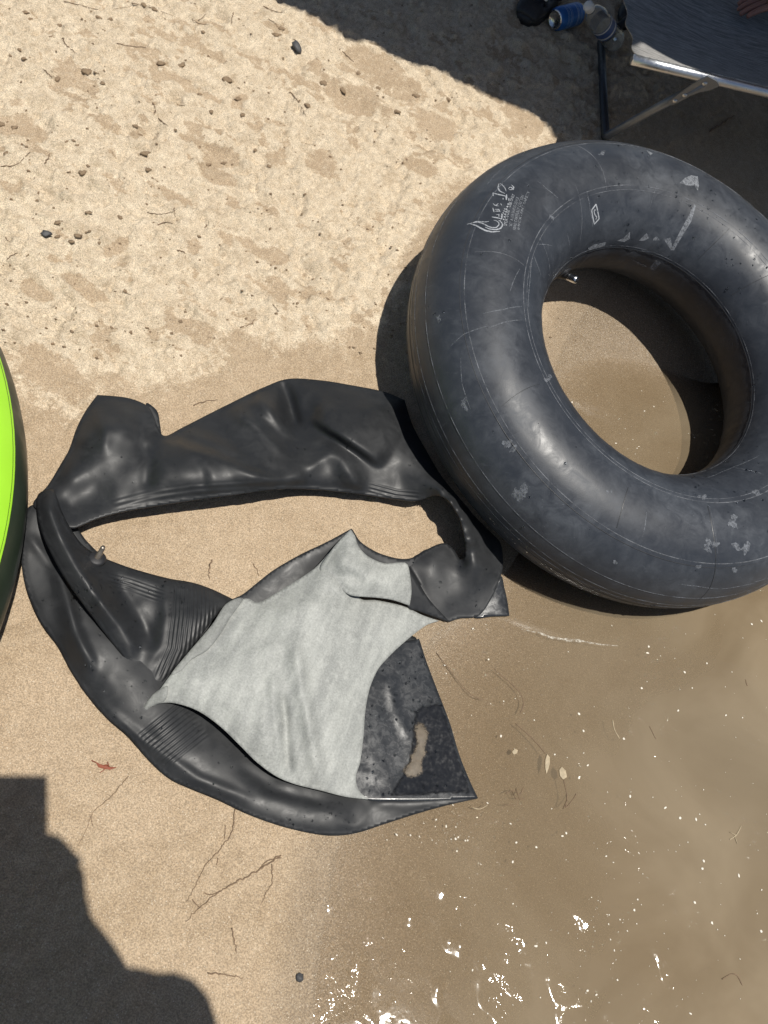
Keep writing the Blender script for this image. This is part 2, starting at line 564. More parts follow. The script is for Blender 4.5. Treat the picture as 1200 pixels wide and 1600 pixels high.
gx = axis_coords(-1.45, 1.35, .0042, .0044, 400)
gy = axis_coords(-.35, 3.6, .0036, .0078, 400)
GX, GY = np.meshgrid(gx, gy)
GD = shore(GX, GY)
core = np.exp(-((GX / 5) ** 4 + (GY / 5) ** 4))
def wet_mask():
    # damp/dry boundary: dry crust up the beach, with ragged tongues
    line = solve_ground([(-700, 640), (-200, 600), (60, 585), (150, 610), (260, 600), (300, 560), (305, 500), (370, 470), (440, 500), (520, 520), (600, 470), (700, 330), (860, 230), (1010, 170), (1300, 60)])[:, :2]
    p = np.stack([GX.ravel(), GY.ravel()], 1)
    sel = (np.abs(p[:, 0]) < 6) & (np.abs(p[:, 1]) < 6)
    w = np.zeros(len(p))
    d, s, _ = seg_dist(p[sel], line)
    sd = d * np.where(s > 0, -1, 1)            # positive on the damp side
    q = p[sel]
    sd = sd + .16 * (fbm(q[:, 0], q[:, 1], 7, 5, 11, .6) - .5) + .30 * (fbm(q[:, 0], q[:, 1], 2.6, 3, 31) - .5)
    ww = sstep(-.09, .09, sd)
    # ragged damp patches within the crust, denser under the canopy
    pat = .8 * fbm(q[:, 0] + .3 * q[:, 1], q[:, 1] * 1.3, 15, 5, 51, .62) + .2 * fbm(q[:, 0], q[:, 1], 3, 3, 57)
    dens = np.exp(-((q[:, 0] - .45) ** 2 + (q[:, 1] - 2.1) ** 2) / .45)
    ww = np.maximum(ww, sstep(.57, .65, pat + .05 * dens) * .74)
    spots = [(30, 197, .06, .045), (345, 245, .05, .035), (340, 270, .05, .04), (130, 448, .05, .02), (50, 448, .04, .02), (180, 385, .02, .045), (410, 392, .06, .03), (372, 160, .02, .05),
             (600, 110, .12, .05), (560, 150, .10, .06), (670, 190, .08, .05), (820, 190, .08, .06), (500, 250, .06, .05), (660, 260, .05, .035), (25, 160, .02, .02), (90, 590, .10, .05)]
    c = solve_ground([(a, b) for a, b, _, _ in spots])
    for (a, b, ra, rb), cc in zip(spots, c):
        e = ((q[:, 0] - cc[0]) / ra) ** 2 + ((q[:, 1] - cc[1]) / rb) ** 2
        e = e + 2.2 * (fbm(q[:, 0], q[:, 1], 22, 4, 71) - .5)
        ww = np.maximum(ww, sstep(1.5, .5, e) * .8)
    w[sel] = ww
    far = ~sel
    w[far] = sstep(1.6, .4, shore(p[far, 0], p[far, 1]))
    return w.reshape(GX.shape)
WET = wet_mask()
CRUST = (1 - .8 * WET) * sstep(.25, .6, GD)
clump = fbm(GX, GY, 30, 4, 3, .6)
fine = fbm(GX, GY, 95, 3, 13, .6)
pits = np.maximum(0, .40 - fbm(GX, GY, 16, 4, 23, .55)) * .05
GZ = ground_base(GX, GY) + core * (
    CRUST * (.014 * (clump - .5) + .014 * (fine - .5) + .022 * np.maximum(0, clump - .56) - pits * 1.5)
    + (1 - CRUST) * (.0040 * (clump - .5) + .0022 * (fine - .5) + .010 * (fbm(GX, GY, 9, 3, 63) - .5)) * sstep(-.02, .12, GD))
# damp patches are scraped a little lower than the pale crust
GZ = GZ - core * .0035 * WET * sstep(.5, 1.0, GD)
# a few footprints and drag dents
for (a, b, ra, rb, dp) in [(345, 250, .05, .035, .012), (235, 200, .02, .03, .010), (540, 160, .10, .045, .014), (640, 210, .07, .04, .010), (800, 90, .09, .05, .016), (470, 330, .05, .04, .008), (920, 55, .10, .05, .018), (870, 100, .08, .05, .016), (120, 290, .03, .03, .008), (310, 660, .06, .04, .006), (620, 785, .03, .02, .006)]:
    cc = solve_ground([(a, b)])[0]
    e = ((GX - cc[0]) / ra) ** 2 + ((GY - cc[1]) / rb) ** 2
    GZ = GZ - dp * np.exp(-e) * core + dp * .5 * np.exp(-((np.sqrt(e) - 1.5) / .35) ** 2) * core
FILM = np.maximum(sstep(.10, .0, GD + .07 * (fbm(GX, GY, 6, 4, 91) - .5)) * .75, sstep(.022, -.004, GD + .02 * (fbm(GX, GY, 14, 4, 97) - .5)))
ground = grid_mesh('ground', GX, GY, GZ, M['sand'])
tag(ground, kind='structure')
fattr(ground, 'wet', np.maximum(WET, sstep(.3, .1, GD)))
fattr(ground, 'crust', CRUST)
fattr(ground, 'film', FILM)

def gtop(x, y):
    """height of the finished ground (core grid, bilinear)"""
    x = np.atleast_1d(x); y = np.atleast_1d(y)
    i = np.clip(np.searchsorted(gx, x) - 1, 0, len(gx) - 2)
    j = np.clip(np.searchsorted(gy, y) - 1, 0, len(gy) - 2)
    u = (x - gx[i]) / (gx[i + 1] - gx[i]); v = (y - gy[j]) / (gy[j + 1] - gy[j])
    return (GZ[j, i] * (1 - u) + GZ[j, i + 1] * u) * (1 - v) + (GZ[j + 1, i] * (1 - u) + GZ[j + 1, i + 1] * u) * v

def on_ground(p, zrel=0.0, floor=-.002):
    return solve_ground(p, zrel, floor, gtop)

# ------------------------------------------------------------------ water
wx = axis_coords(-.35, 1.9, .016, .016, 400)
wy = axis_coords(-.6, 2.2, .016, .016, 400)
WX, WY = np.meshgrid(wx, wy)
WZ = np.zeros_like(WX)
keep = shore(WX, WY) < .12
water = grid_mesh('water', WX, WY, WZ, M['water'])
fattr(water, 'chop', sstep(.15, -.08, WY - .30 * WX) * sstep(2.5, 1.2, WX))
fattr(water, 'depth', np.maximum(0, -ground_base(WX, WY)))
bm = bmesh.new(); bm.from_mesh(water.data); bm.verts.ensure_lookup_table()
kf = keep.ravel()
bmesh.ops.delete(bm, geom=[v for v in bm.verts if not kf[v.index]], context='VERTS')
bm.to_mesh(water.data); bm.free()
tag(water, kind='structure')

# ------------------------------------------------------------------ inflated inner tube
TC = np.array([0.3886, 1.3040, 0.1860]); TR, Tr = .4037, .1370
TN = np.array([.182, -.138, 1.0]); TN /= np.linalg.norm(TN)
TE1 = np.cross([0, 1, 0], TN); TE1 /= np.linalg.norm(TE1)
TE2 = np.cross(TN, TE1)
def torus_R(u): return TR + 0 * u
def torus_pt(u, v, off=0.0, c=None):
    u = np.asarray(u, float); v = np.asarray(v, float)
    e = np.cos(u)[..., None] * TE1 + np.sin(u)[..., None] * TE2
    n = np.cos(v)[..., None] * e + np.sin(v)[..., None] * TN
    return TC + torus_R(u)[..., None] * e + (Tr + np.asarray(off + 0 * u))[..., None] * n, n
def torus_hit(p):
    d = rays(p)
    out = []
    ts = np.linspace(.7, 2.6, 1500)
    for dd in d:
        P = CPOS + ts[:, None] * dd - TC
        a, b, c = P @ TE1, P @ TE2, P @ TN
        f = (np.hypot(a, b) - TR) ** 2 + c * c - Tr * Tr
        k = np.argmax(f < 0) if (f < 0).any() else int(np.argmin(f))
        if k > 0 and f[k] < 0:
            t = ts[k - 1] + (ts[k] - ts[k - 1]) * f[k - 1] / (f[k - 1] - f[k])
        else:
            t = ts[k]
        Q = CPOS + t * dd - TC
        a, b, c = Q @ TE1, Q @ TE2, Q @ TN
        out.append((math.atan2(b, a), math.atan2(c, math.hypot(a, b) - TR)))
    return np.array(out)

tube = empty('inner_tube', tuple(TC - TN * Tr))
tag(tube, 'large inflated black rubber inner tube lying half on sand, half in muddy water', 'inner tube')
nu, nv = 288, 128
U, V = np.meshgrid(np.linspace(0, 2 * np.pi, nu, endpoint=False), np.linspace(0, 2 * np.pi, nv, endpoint=False), indexing='ij')
bul = .0016 * (fbm(U * 3, V * 2, 1.2, 3, 77) - .5)
P, _ = torus_pt(U, V, bul)
# puckers around the inner rim, where the rubber is compressed
pk = np.exp(-((np.abs(np.angle(np.exp(1j * (V - np.pi))))) / .9) ** 2)
P = P + (.0022 * pk * (fbm(U * 34, V * 1.4, 1.0, 3, 41, .6) - .5))[..., None] * _
idx = np.arange(nu * nv).reshape(nu, nv)
F = np.stack([idx, np.roll(idx, -1, 0), np.roll(np.roll(idx, -1, 0), -1, 1), np.roll(idx, -1, 1)], -1).reshape(-1, 4)
body = mesh_obj('body', P.reshape(-1, 3), F, M['tube'], tube)

def ribbon_on_tube(name, pts_uv, width, mat, off=.0006, taper=True, parent=None):
    uv = np.asarray(pts_uv, float)
    uv[:, 0] = np.unwrap(uv[:, 0]); uv[:, 1] = np.unwrap(uv[:, 1])
    # resample
    seg = np.r_[0, np.cumsum(np.hypot(np.diff(uv[:, 0]) * TR, np.diff(uv[:, 1]) * Tr))]
    n = max(3, int(seg[-1] / .004))
    t = np.linspace(0, seg[-1], n)
    u, v = np.interp(t, seg, uv[:, 0]), np.interp(t, seg, uv[:, 1])
    P, N = torus_pt(u, v, off)
    T = np.gradient(P, axis=0); T /= np.linalg.norm(T, axis=1)[:, None] + 1e-9
    B = np.cross(N, T)
    w = width * (np.sin(np.linspace(.15, np.pi - .15, n)) ** .5 if taper else np.ones(n)) * .5
    A, C = P + B * w[:, None] - N * off * .7, P - B * w[:, None] - N * off * .7
    vs = np.concatenate([A, P, C]); f = []
    for i in range(n - 1):
        f += [(i, i + 1, n + i + 1, n + i), (n + i, n + i + 1, 2 * n + i + 1, 2 * n + i)]
    return mesh_obj(name, vs, f, mat, parent or tube)

def px_ribbon(name, px, width, mat, **k):
    return ribbon_on_tube(name, torus_hit(px), width, mat, **k)

# moulding seams that run round the tube at constant latitude
def ring_seam(v0, w, mat, u0=0, u1=2 * np.pi, wob=.006):
    u = np.linspace(u0, u1, 200)
    v = v0 + wob * np.sin(u * 3 + v0 * 7)
    return ribbon_on_tube('seam', np.stack([u, v], 1), w, mat, off=.0011, taper=False)
D = math.radians
for v0, w, mt in [(58, .0020, 'seam'), (54.5, .0012, 'darkseam'), (109, .0020, 'seam'), (113, .0013, 'seam'), (166, .0022, 'darkseam'), (163.5, .0011, 'seam'), (22, .0016, 'seam'), (8, .0018, 'seam'), (-4, .0020, 'darkseam'), (2, .0012, 'seam'), (-16, .0016, 'darkseam')]:
    ring_seam(D(v0), w, M[mt])
# splice lines that run across the tube
for u0, va, vb, w, mt in [(-63, 20, 105, .0022, 'darkseam'), (-62.4, 60, 105, .0012, 'seam'), (-90, 62, 96, .0016, 'darkseam'), (-128, 62, 100, .0013, 'darkseam'), (139, 60, 112, .0015, 'seam'), (152, 100, 150, .0016, 'seam'),
                          (85, 112, 150, .0015, 'darkseam'), (62, 112, 152, .0016, 'darkseam'), (-168, 55, 106, .0012, 'seam'), (178, 112, 172, .0014, 'seam'), (-40, 10, 60, .0015, 'darkseam'), (118, 108, 130, .0012, 'seam')]:
    vv = np.linspace(va, vb, 14)
    ribbon_on_tube('splice_line', np.stack([np.radians(u0 + 1.5 * np.sin(vv * .05)), np.radians(vv)], 1), w, M[mt], off=.0009)
# pencil-thin scratches traced on the photograph
for pts in [[(840, 283), (855, 296), (872, 310)], [(917, 300), (922, 330), (926, 355)], [(886, 365), (890, 388)], [(828, 425), (833, 397), (838, 410), (845, 430)], [(826, 480), (828, 440), (833, 400)],
            [(760, 290), (775, 272), (792, 258)], [(838, 382), (850, 382), (862, 384)], [(755, 490), (785, 484), (815, 479)], [(765, 512), (790, 503), (815, 500)], [(705, 540), (725, 522), (760, 510)],
            [(812, 420), (802, 440), (797, 455)], [(1060, 912), (1090, 916), (1122, 920)], [(1128, 920), (1160, 915), (1178, 911)], [(1180, 909), (1200, 903)], [(1106, 746), (1128, 737), (1150, 728)], [(1148, 731), (1170, 735), (1190, 740)],
            [(1145, 730), (1170, 720), (1186, 712)], [(1010, 800), (1008, 820), (1004, 838)], [(985, 395), (1000, 392), (1016, 394)], [(720, 560), (722, 600), (735, 640)]]:
    px_ribbon('scratch', pts, .0017, M['mark2'])
def patch_on_tube(name, poly, mat, off=.0005):
    poly = np.asarray(poly, float)
    q = []
    n = len(poly)
    for i in range(n):
        a, b = poly[i], poly[(i + 1) % n]
        k = max(1, int(np.hypot(*(b - a)) / 3))
        for j in range(k): q.append(a + (b - a) * j / k)
    q = np.array(q)
    inn = []
    lo, hi = q.min(0), q.max(0)
    for x in np.arange(lo[0] + 2, hi[0], 3.5):
        for y in np.arange(lo[1] + 2, hi[1], 3.5): inn.append((x, y))
    inn = np.array(inn) if inn else np.zeros((0, 2))
    if len(inn):
        dd, _, _ = seg_dist(inn, q, True)
        inn = inn[inside(inn, q) & (dd > 1.2)]
    allp = np.concatenate([q, inn]) if len(inn) else q
    r = delaunay_2d_cdt([Vector((p[0], p[1])) for p in allp], [], [list(range(len(q)))], 1, 1e-4)
    vp = np.array([tuple(v) for v in r[0]])
    h = torus_hit(vp)
    P, N = torus_pt(h[:, 0], h[:, 1], off)
    return mesh_obj(name, P, r[2], mat, tube)
def jag(cx, cy, rx, ry, n=11, s=0, rot=0.0):
    rr = random.Random(s)
    out = []
    for k in range(n):
        a = 2 * math.pi * k / n
        f = rr.uniform(.45, 1.0)
        x, y = math.cos(a) * rx * f, math.sin(a) * ry * f
        out.append((cx + x * math.cos(rot) - y * math.sin(rot), cy + x * math.sin(rot) + y * math.cos(rot)))
    return out
for poly in [[(918, 388), (928, 382), (938, 380), (947, 378), (945, 383), (932, 388), (921, 391)], [(964, 376), (974, 372), (984, 362), (984, 373), (975, 378)], [(998, 376), (1010, 364), (1014, 372), (1006, 376)], [(1020, 373), (1026, 369), (1031, 375), (1026, 376), (1021, 376)],
             [(1037, 374), (1048, 371), (1050, 386), (1062, 362), (1077, 335), (1084, 318), (1087, 322), (1080, 346), (1064, 372), (1053, 391), (1048, 391)], [(1015, 418), (1025, 406), (1033, 410), (1021, 424)], [(985, 404), (1008, 414), (1011, 417), (1004, 416)],
             [(1062, 286), (1070, 278), (1080, 274), (1090, 276), (1092, 290), (1090, 298), (1085, 290), (1074, 290)], [(1010, 235), (1020, 240), (1016, 243)]]:
    patch_on_tube('chalk_smudge', poly, M['mark'])
for i, (cx, cy, rx, ry) in enumerate([(823, 772, 26, 17), (1148, 815, 16, 14), (1115, 852, 18, 12), (1160, 860, 20, 14), (1145, 890, 8, 9), (1092, 886, 7, 5), (1097, 776, 9, 7), (722, 632, 14, 9), (800, 695, 18, 10), (952, 770, 7, 4), (855, 590, 10, 8), (690, 500, 12, 6),
                                      (940, 240, 9, 5), (1180, 770, 10, 6), (965, 880, 8, 5), (1175, 925, 10, 5), (905, 460, 6, 3), (860, 340, 6, 5)]):
    for k in range(3):
        patch_on_tube('dust_smudge', jag(cx + random.uniform(-rx, rx) * .6, cy + random.uniform(-ry, ry) * .6, rx * .55, ry * .5, 13, i * 7 + k, random.uniform(0, 3)), M['mark2'])

# printed mark: swoosh emblem, bold lettering and four small lines, read from lower left to upper right
emb = empty('printed_mark')
emb.parent = tube
emb.matrix_parent_inverse = Matrix.Translation(-tube.location)
def z1(l): return [(725 + a / 10, 270 + b / 10) for a, b in l]
strokes = [([(45, 805), (110, 790), (200, 770), (290, 790), (360, 830), (420, 855), (500, 858), (545, 820), (545, 780), (510, 750), (460, 742)], .0024),
           ([(100, 800), (190, 825), (260, 865), (340, 905), (440, 925), (560, 915)], .0036),
           ([(110, 790), (190, 760), (270, 765), (340, 770), (390, 758)], .0022),
           ([(330, 850), (400, 880), (500, 890), (570, 870), (605, 820), (585, 770), (540, 745)], .0030),
           # bold letters
           ([(435, 690), (590, 720)], .0030), ([(590, 640), (590, 725)], .0036), ([(500, 655), (545, 650), (545, 690)], .0028), ([(480, 600), (560, 600)], .0026), ([(450, 550), (470, 620)], .0024), ([(480, 570), (560, 575), (565, 610)], .0026),
           ([(480, 510), (540, 520)], .0022), ([(455, 480), (490, 520), (535, 480)], .0020), ([(570, 480), (590, 510)], .0020),
           ([(450, 320), (560, 345), (665, 370)], .0032), ([(455, 310), (455, 365)], .0030), ([(665, 340), (660, 430)], .0036), ([(610, 395), (610, 420)], .0026), ([(700, 395), (700, 440)], .0026),
           ([(545, 170), (530, 240), (560, 290), (640, 325)], .0028), ([(560, 165), (600, 190), (640, 240), (660, 290)], .0020), ([(690, 250), (730, 215), (770, 265), (700, 265)], .0026), ([(745, 190), (780, 230), (770, 270)], .0028)]
for pts, w in strokes:
    px_ribbon('print_stroke', z1(pts), w, M['print'], parent=emb)
def print_line(text, a, b, hgt, mat, name):
    """small capitals along the pixel segment a->b on the tube"""
    ha, hb = torus_hit([a])[0], torus_hit([b])[0]
    cu = bpy.data.curves.new('txt', 'FONT'); cu.body = text; cu.size = 1
    ob = bpy.data.objects.new('txt', cu); COL.objects.link(ob)
    dg = bpy.context.evaluated_depsgraph_get()
    me = ob.evaluated_get(dg).to_mesh()
    vs = np.array([tuple(v.co) for v in me.vertices]); fs = [tuple(p.vertices) for p in me.polygons]
    ob.evaluated_get(dg).to_mesh_clear(); bpy.data.objects.remove(ob)
    wdt = vs[:, 0].max()
    hb[0] = ha[0] + (hb[0] - ha[0] + np.pi) % (2 * np.pi) - np.pi
    du, dv = hb[0] - ha[0], hb[1] - ha[1]
    s = vs[:, 0] / wdt
    # across direction on the surface, perpendicular to the line of text
    eu = np.array([du * (TR + Tr * math.cos(ha[1])), dv * Tr]); L = np.hypot(*eu); eu /= L
    pe = np.array([-eu[1], eu[0]]) * CROSS
    uu = ha[0] + s * du + vs[:, 1] * hgt * pe[0] / (TR + Tr * math.cos(ha[1]))
    vv = ha[1] + s * dv + vs[:, 1] * hgt * pe[1] / Tr
    Pn, _n = torus_pt(uu, vv, .0006)
    return mesh_obj(name, Pn, fs, mat, emb)
CROSS = 1
for tx, a, b, hg, mt in [('SPORTS USE  TUBE ONLY', (666, 835), (795, 345), .0085, 'print'), ('NOT A LIFE SAVING DEVICE', (745, 850), (860, 395), .0085, 'printfaint'), ('READ CAREFULLY CAUTION', (805, 905), (940, 365), .0085, 'printfaint'), ('IMPORTANT SAFETY', (865, 900), (1030, 300), .0075, 'printfaint')]:
    print_line(tx, z1([a])[0], z1([b])[0], hg, M[mt], 'print_line')
# small rows beside the bold letters
for a, b in [((615, 740), (690, 480)), ((560, 760), (640, 560))]:
    p0, p1 = np.array(a, float), np.array(b, float)
    for k in range(7):
        q = p0 + (p1 - p0) * k / 6.5
        px_ribbon('print_dot', z1([q, q + (p1 - p0) * .08]), .0034, M['print'], parent=emb)
# second printed mark: an S inside a leaning diamond
def z2(l): return [(900 + a / 20, 300 + b / 20) for a, b in l]
em2 = empty('printed_diamond'); em2.parent = tube; em2.matrix_parent_inverse = Matrix.Translation(-tube.location)
dm = [(625, 385), (485, 575), (525, 800), (570, 1010), (720, 840), (680, 620)]
for i in range(6):
    px_ribbon('diamond_outline', z2([dm[i], dm[(i + 1) % 6]]), .0030, M['print'], taper=False, parent=em2)
px_ribbon('diamond_letter', z2([(620, 590), (590, 540), (560, 600), (575, 680), (610, 740), (650, 790), (630, 855), (600, 840)]), .0026, M['print'], parent=em2)

# valve on the inner rim
vh = torus_hit([(880, 432)])[0]
vp, vn = torus_pt(vh[0], vh[1])
tip = unproj([(899, 437)], vp[2] + .012)[0]
vd = tip - vp; vd /= np.linalg.norm(vd)
b = MB(); b.lathe([(0.0001, .004), (.020, .0035), (.024, .0005), (.024, -.002)], vp, vn, 28); b.build('valve_base', M['black'], tube)
b = MB(); b.lathe([(.012, -.004), (.010, .006), (.0085, .014), (.0080, .018)], vp, vd, 18); b.build('valve_stem', M['black'], tube)
b = MB(); b.lathe([(.0001, .014), (.0072, .014), (.0086, .017), (.0086, .036), (.0076, .041), (.005, .0415), (.0001, .040)], vp, vd, 18); b.build('valve_cap', M['chrome'], tube)

def droplets(name, pts, nrm, parent, rmin=.0007, rmax=.0022):
    b = MB()
    for p, n in zip(pts, nrm):
        r = rmin + (rmax - rmin) * random.random() ** 3
        a = np.array([0, 0, 1.]) if abs(n[2]) < .9 else np.array([1., 0, 0])
        u = np.cross(a, n); u /= np.linalg.norm(u); w = np.cross(n, u)
        vs, fs = [], []
        sx = random.uniform(.8, 1.3)
        for rr, hh in ((1, -.1), (.92, .35), (.6, .7)):
            for k in range(8):
                an = 2 * math.pi * k / 8
                vs.append(p + r * (rr * sx * math.cos(an) * u + rr / sx * math.sin(an) * w + hh * n))
        vs.append(p + r * .82 * n)
        for i in range(2):
            for k in range(8): fs.append((i * 8 + k, i * 8 + (k + 1) % 8, (i + 1) * 8 + (k + 1) % 8, (i + 1) * 8 + k))
        for k in range(8): fs.append((16 + k, 16 + (k + 1) % 8, 24))
        b.add(vs, fs)
    o = b.build(name, M['drop'], parent)
    o['kind'] = 'stuff'
    return o
uu = np.radians(np.concatenate([RNG.uniform(20, 150, 260), RNG.uniform(-70, 20, 120), RNG.uniform(-180, 180, 130)]))
vv = np.radians(np.concatenate([RNG.normal(120, 34, 260), RNG.normal(130, 25, 120), RNG.uniform(10, 165, 130)]))
P, N = torus_pt(uu, vv)
droplets('water_drops', P, N, tube, .0008, .0030)
# wet shine: film of drops along the waterline of the tube
uu = np.radians(RNG.normal(-95, 22, 160)); vv = np.radians(RNG.normal(-8, 8, 160))
P, N = torus_pt(uu, vv)
droplets('waterline_drops', P, N, tube, .0008, .0030)

# ------------------------------------------------------------------ burst tube: folded rubber sheets
def catmull(pts, step=4.0):
    pts = [tuple(p) + (0,) * (4 - len(p)) for p in pts]
    n = len(pts)
    out = []
    for i in range(n):
        p0, p1, p2, p3 = [np.array(pts[(i + k) % n][:3], float) for k in (-1, 0, 1, 2)]
        if pts[i][3]: p0 = p1 - (p2 - p1)
        if pts[(i + 1) % n][3]: p3 = p2 + (p2 - p1)
        k = max(1, int(np.hypot(*(p2 - p1)[:2]) / step))
        for j in range(k):
            t = j / k
            out.append(.5 * ((2 * p1) + (-p0 + p2) * t + (2 * p0 - 5 * p1 + 4 * p2 - p3) * t * t + (-p0 + 3 * p1 - 3 * p2 + p3) * t ** 3))
    return np.array(out)

def tps(ctrl, vals, q, lam=1e-3):
    s = 100.0
    c = ctrl / s; q = q / s
    n = len(c)
    def U(r2): return r2 * np.log(r2 + 1e-12) * .5
    K = U(((c[:, None] - c[None]) ** 2).sum(-1)) + lam * np.eye(n)
    A = np.zeros((n + 3, n + 3))
    A[:n, :n] = K; A[:n, n] = 1; A[:n, n + 1:] = c
    A[n, :n] = 1; A[n + 1:, :n] = c.T
    w = np.linalg.solve(A, np.r_[vals, 0, 0, 0])
    r = np.zeros(len(q))
    for i0 in range(0, len(q), 4000):
        qq = q[i0:i0 + 4000]
        r[i0:i0 + 4000] = U(((qq[:, None] - c[None]) ** 2).sum(-1)) @ w[:n] + w[n] + qq @ w[n + 1:]
    return r

SHEETS = {}
def sheet(name, parent, mat, bnd, inner=(), ridges=(), steps=(), spacing=4.0, curl=.006, cw=12.0, nz=(.004, .03), thick=.0028, lines=None, seed=0, floor=-.002, zmin=.003, crease=.0012, smooth=4):
    B = catmull(bnd, spacing)
    b2 = B[:, :2]
    lo, hi = b2.min(0), b2.max(0)
    g = []
    row = 0
    y = lo[1]
    while y < hi[1]:
        xs = np.arange(lo[0] + (spacing / 2 if row % 2 else 0), hi[0], spacing)
        g.append(np.stack([xs, np.full(len(xs), y)], 1))
        y += spacing * .866; row += 1
    g = np.concatenate(g)
    g = g[inside(g, b2)]
    d, _, _ = seg_dist(g, b2, True)
    g = g[d > spacing * .6]
    allp = np.concatenate([b2, g])
    r = delaunay_2d_cdt([Vector((float(p[0]), float(p[1]))) for p in allp], [], [list(range(len(b2)))], 1, 1e-3)
    vp = np.array([tuple(v) for v in r[0]])
    ctrl = np.concatenate([B[::3, :2], np.array([c[:2] for c in inner], float).reshape(-1, 2)])
    vals = np.concatenate([B[::3, 2], np.array([c[2] for c in inner], float)])
    z = tps(ctrl, vals, vp)
    d, _, _ = seg_dist(vp, b2, True)
    for (pl, amp, w1, w2) in ridges:          # rounded fold: w1 on its left, w2 on its right side
        dd, sd, tt = seg_dist(vp, np.array(pl, float))
        w = np.where(sd > 0, w2, w1)
        endf = np.clip(np.minimum(tt, 1 - tt) * 6, 0, 1)
        endf = np.where((tt <= 0) | (tt >= 1), 0, endf) ** .7
        z = z + amp * np.exp(-(dd / w) ** 2) * endf
    for (pl, amp, w, reach) in steps:         # one layer lying over another: raised on the right of the line
        dd, sd, tt = seg_dist(vp, np.array(pl, float))
        endf = np.sin(np.pi * np.clip(tt, 0, 1)) ** .6
        s_ = dd * sd
        z = z + amp * sstep(-w, w, s_) * np.exp(-(np.maximum(s_, 0) / reach) ** 2) * endf
    nzv = (fbm(vp[:, 0] + seed * 31, vp[:, 1], nz[1], 3, seed) - .5) * nz[0]
    z = z + nzv * np.clip(d / 25, 0, 1)
    cr_ = 1 - np.abs(2 * fbm(vp[:, 0] * .8 + vp[:, 1] * .35 + seed * 57, vp[:, 1] * .7 - vp[:, 0] * .3, .028, 3, seed + 40, .55) - 1)
    z = z + crease * (np.clip((cr_ - .80) / .20, 0, 1) ** 1.5) * np.clip(d / 14, 0, 1)
    z = z - curl * np.clip(1 - d / cw, 0, 1) ** 2
    z = np.maximum(z, zmin)
    ed = np.array([(f[a], f[(a + 1) % len(f)]) for f in r[2] for a in range(len(f))])
    cnt = np.bincount(ed.ravel(), minlength=len(vp)).astype(float) + 1e-9
    for _ in range(smooth):
        acc = np.bincount(ed[:, 0], z[ed[:, 1]], len(vp)) + np.bincount(ed[:, 1], z[ed[:, 0]], len(vp))
        z = .5 * z + .5 * acc / cnt
    P = solve_ground(vp, z, floor, lambda x, y: np.maximum(ground_base(x, y), floor))
    o = mesh_obj(name, P, r[2], mat, parent)
    bm = bmesh.new(); bm.from_mesh(o.data)
    bmesh.ops.recalc_face_normals(bm, faces=bm.faces)
    if sum(f.normal.z for f in bm.faces) < 0:
        bmesh.ops.reverse_faces(bm, faces=bm.faces)
    bm.to_mesh(o.data); bm.free()
    fattr(o, 'ed', d)
    if lines is not None:
        ln, lm = np.zeros(len(vp)), np.zeros(len(vp))
        for (pl, pitch, n, soft) in lines:
            dd, sd, tt = seg_dist(vp, np.array(pl, float))
            s_ = dd * sd
            if n <= 0: continue
            m_ = sstep(-pitch * .6, pitch * .4, s_) * sstep(pitch * n, pitch * (n - 2), s_) * sstep(0, .12, tt) * sstep(1, .88, tt) * soft
            up_ = m_ > lm
            near_ = (s_ > -pitch * 3) & (s_ < pitch * (n + 3)) & (lm < .02)
            ln[up_ | near_] = s_[up_ | near_] / pitch
            lm = np.maximum(lm, m_)
        fattr(o, 'ln', ln); fattr(o, 'lm', lm)
    md = o.modifiers.new('thickness', 'SOLIDIFY'); md.thickness = thick; md.offset = -1
    SHEETS[name] = (vp, P)
    return o

bc = solve_ground([(400, 960)])[0]
burst = empty('burst_inner_tube', tuple(bc))
tag(burst, 'burst flat black inner tube torn open to its pale grey lining on damp sand', 'inner tube')

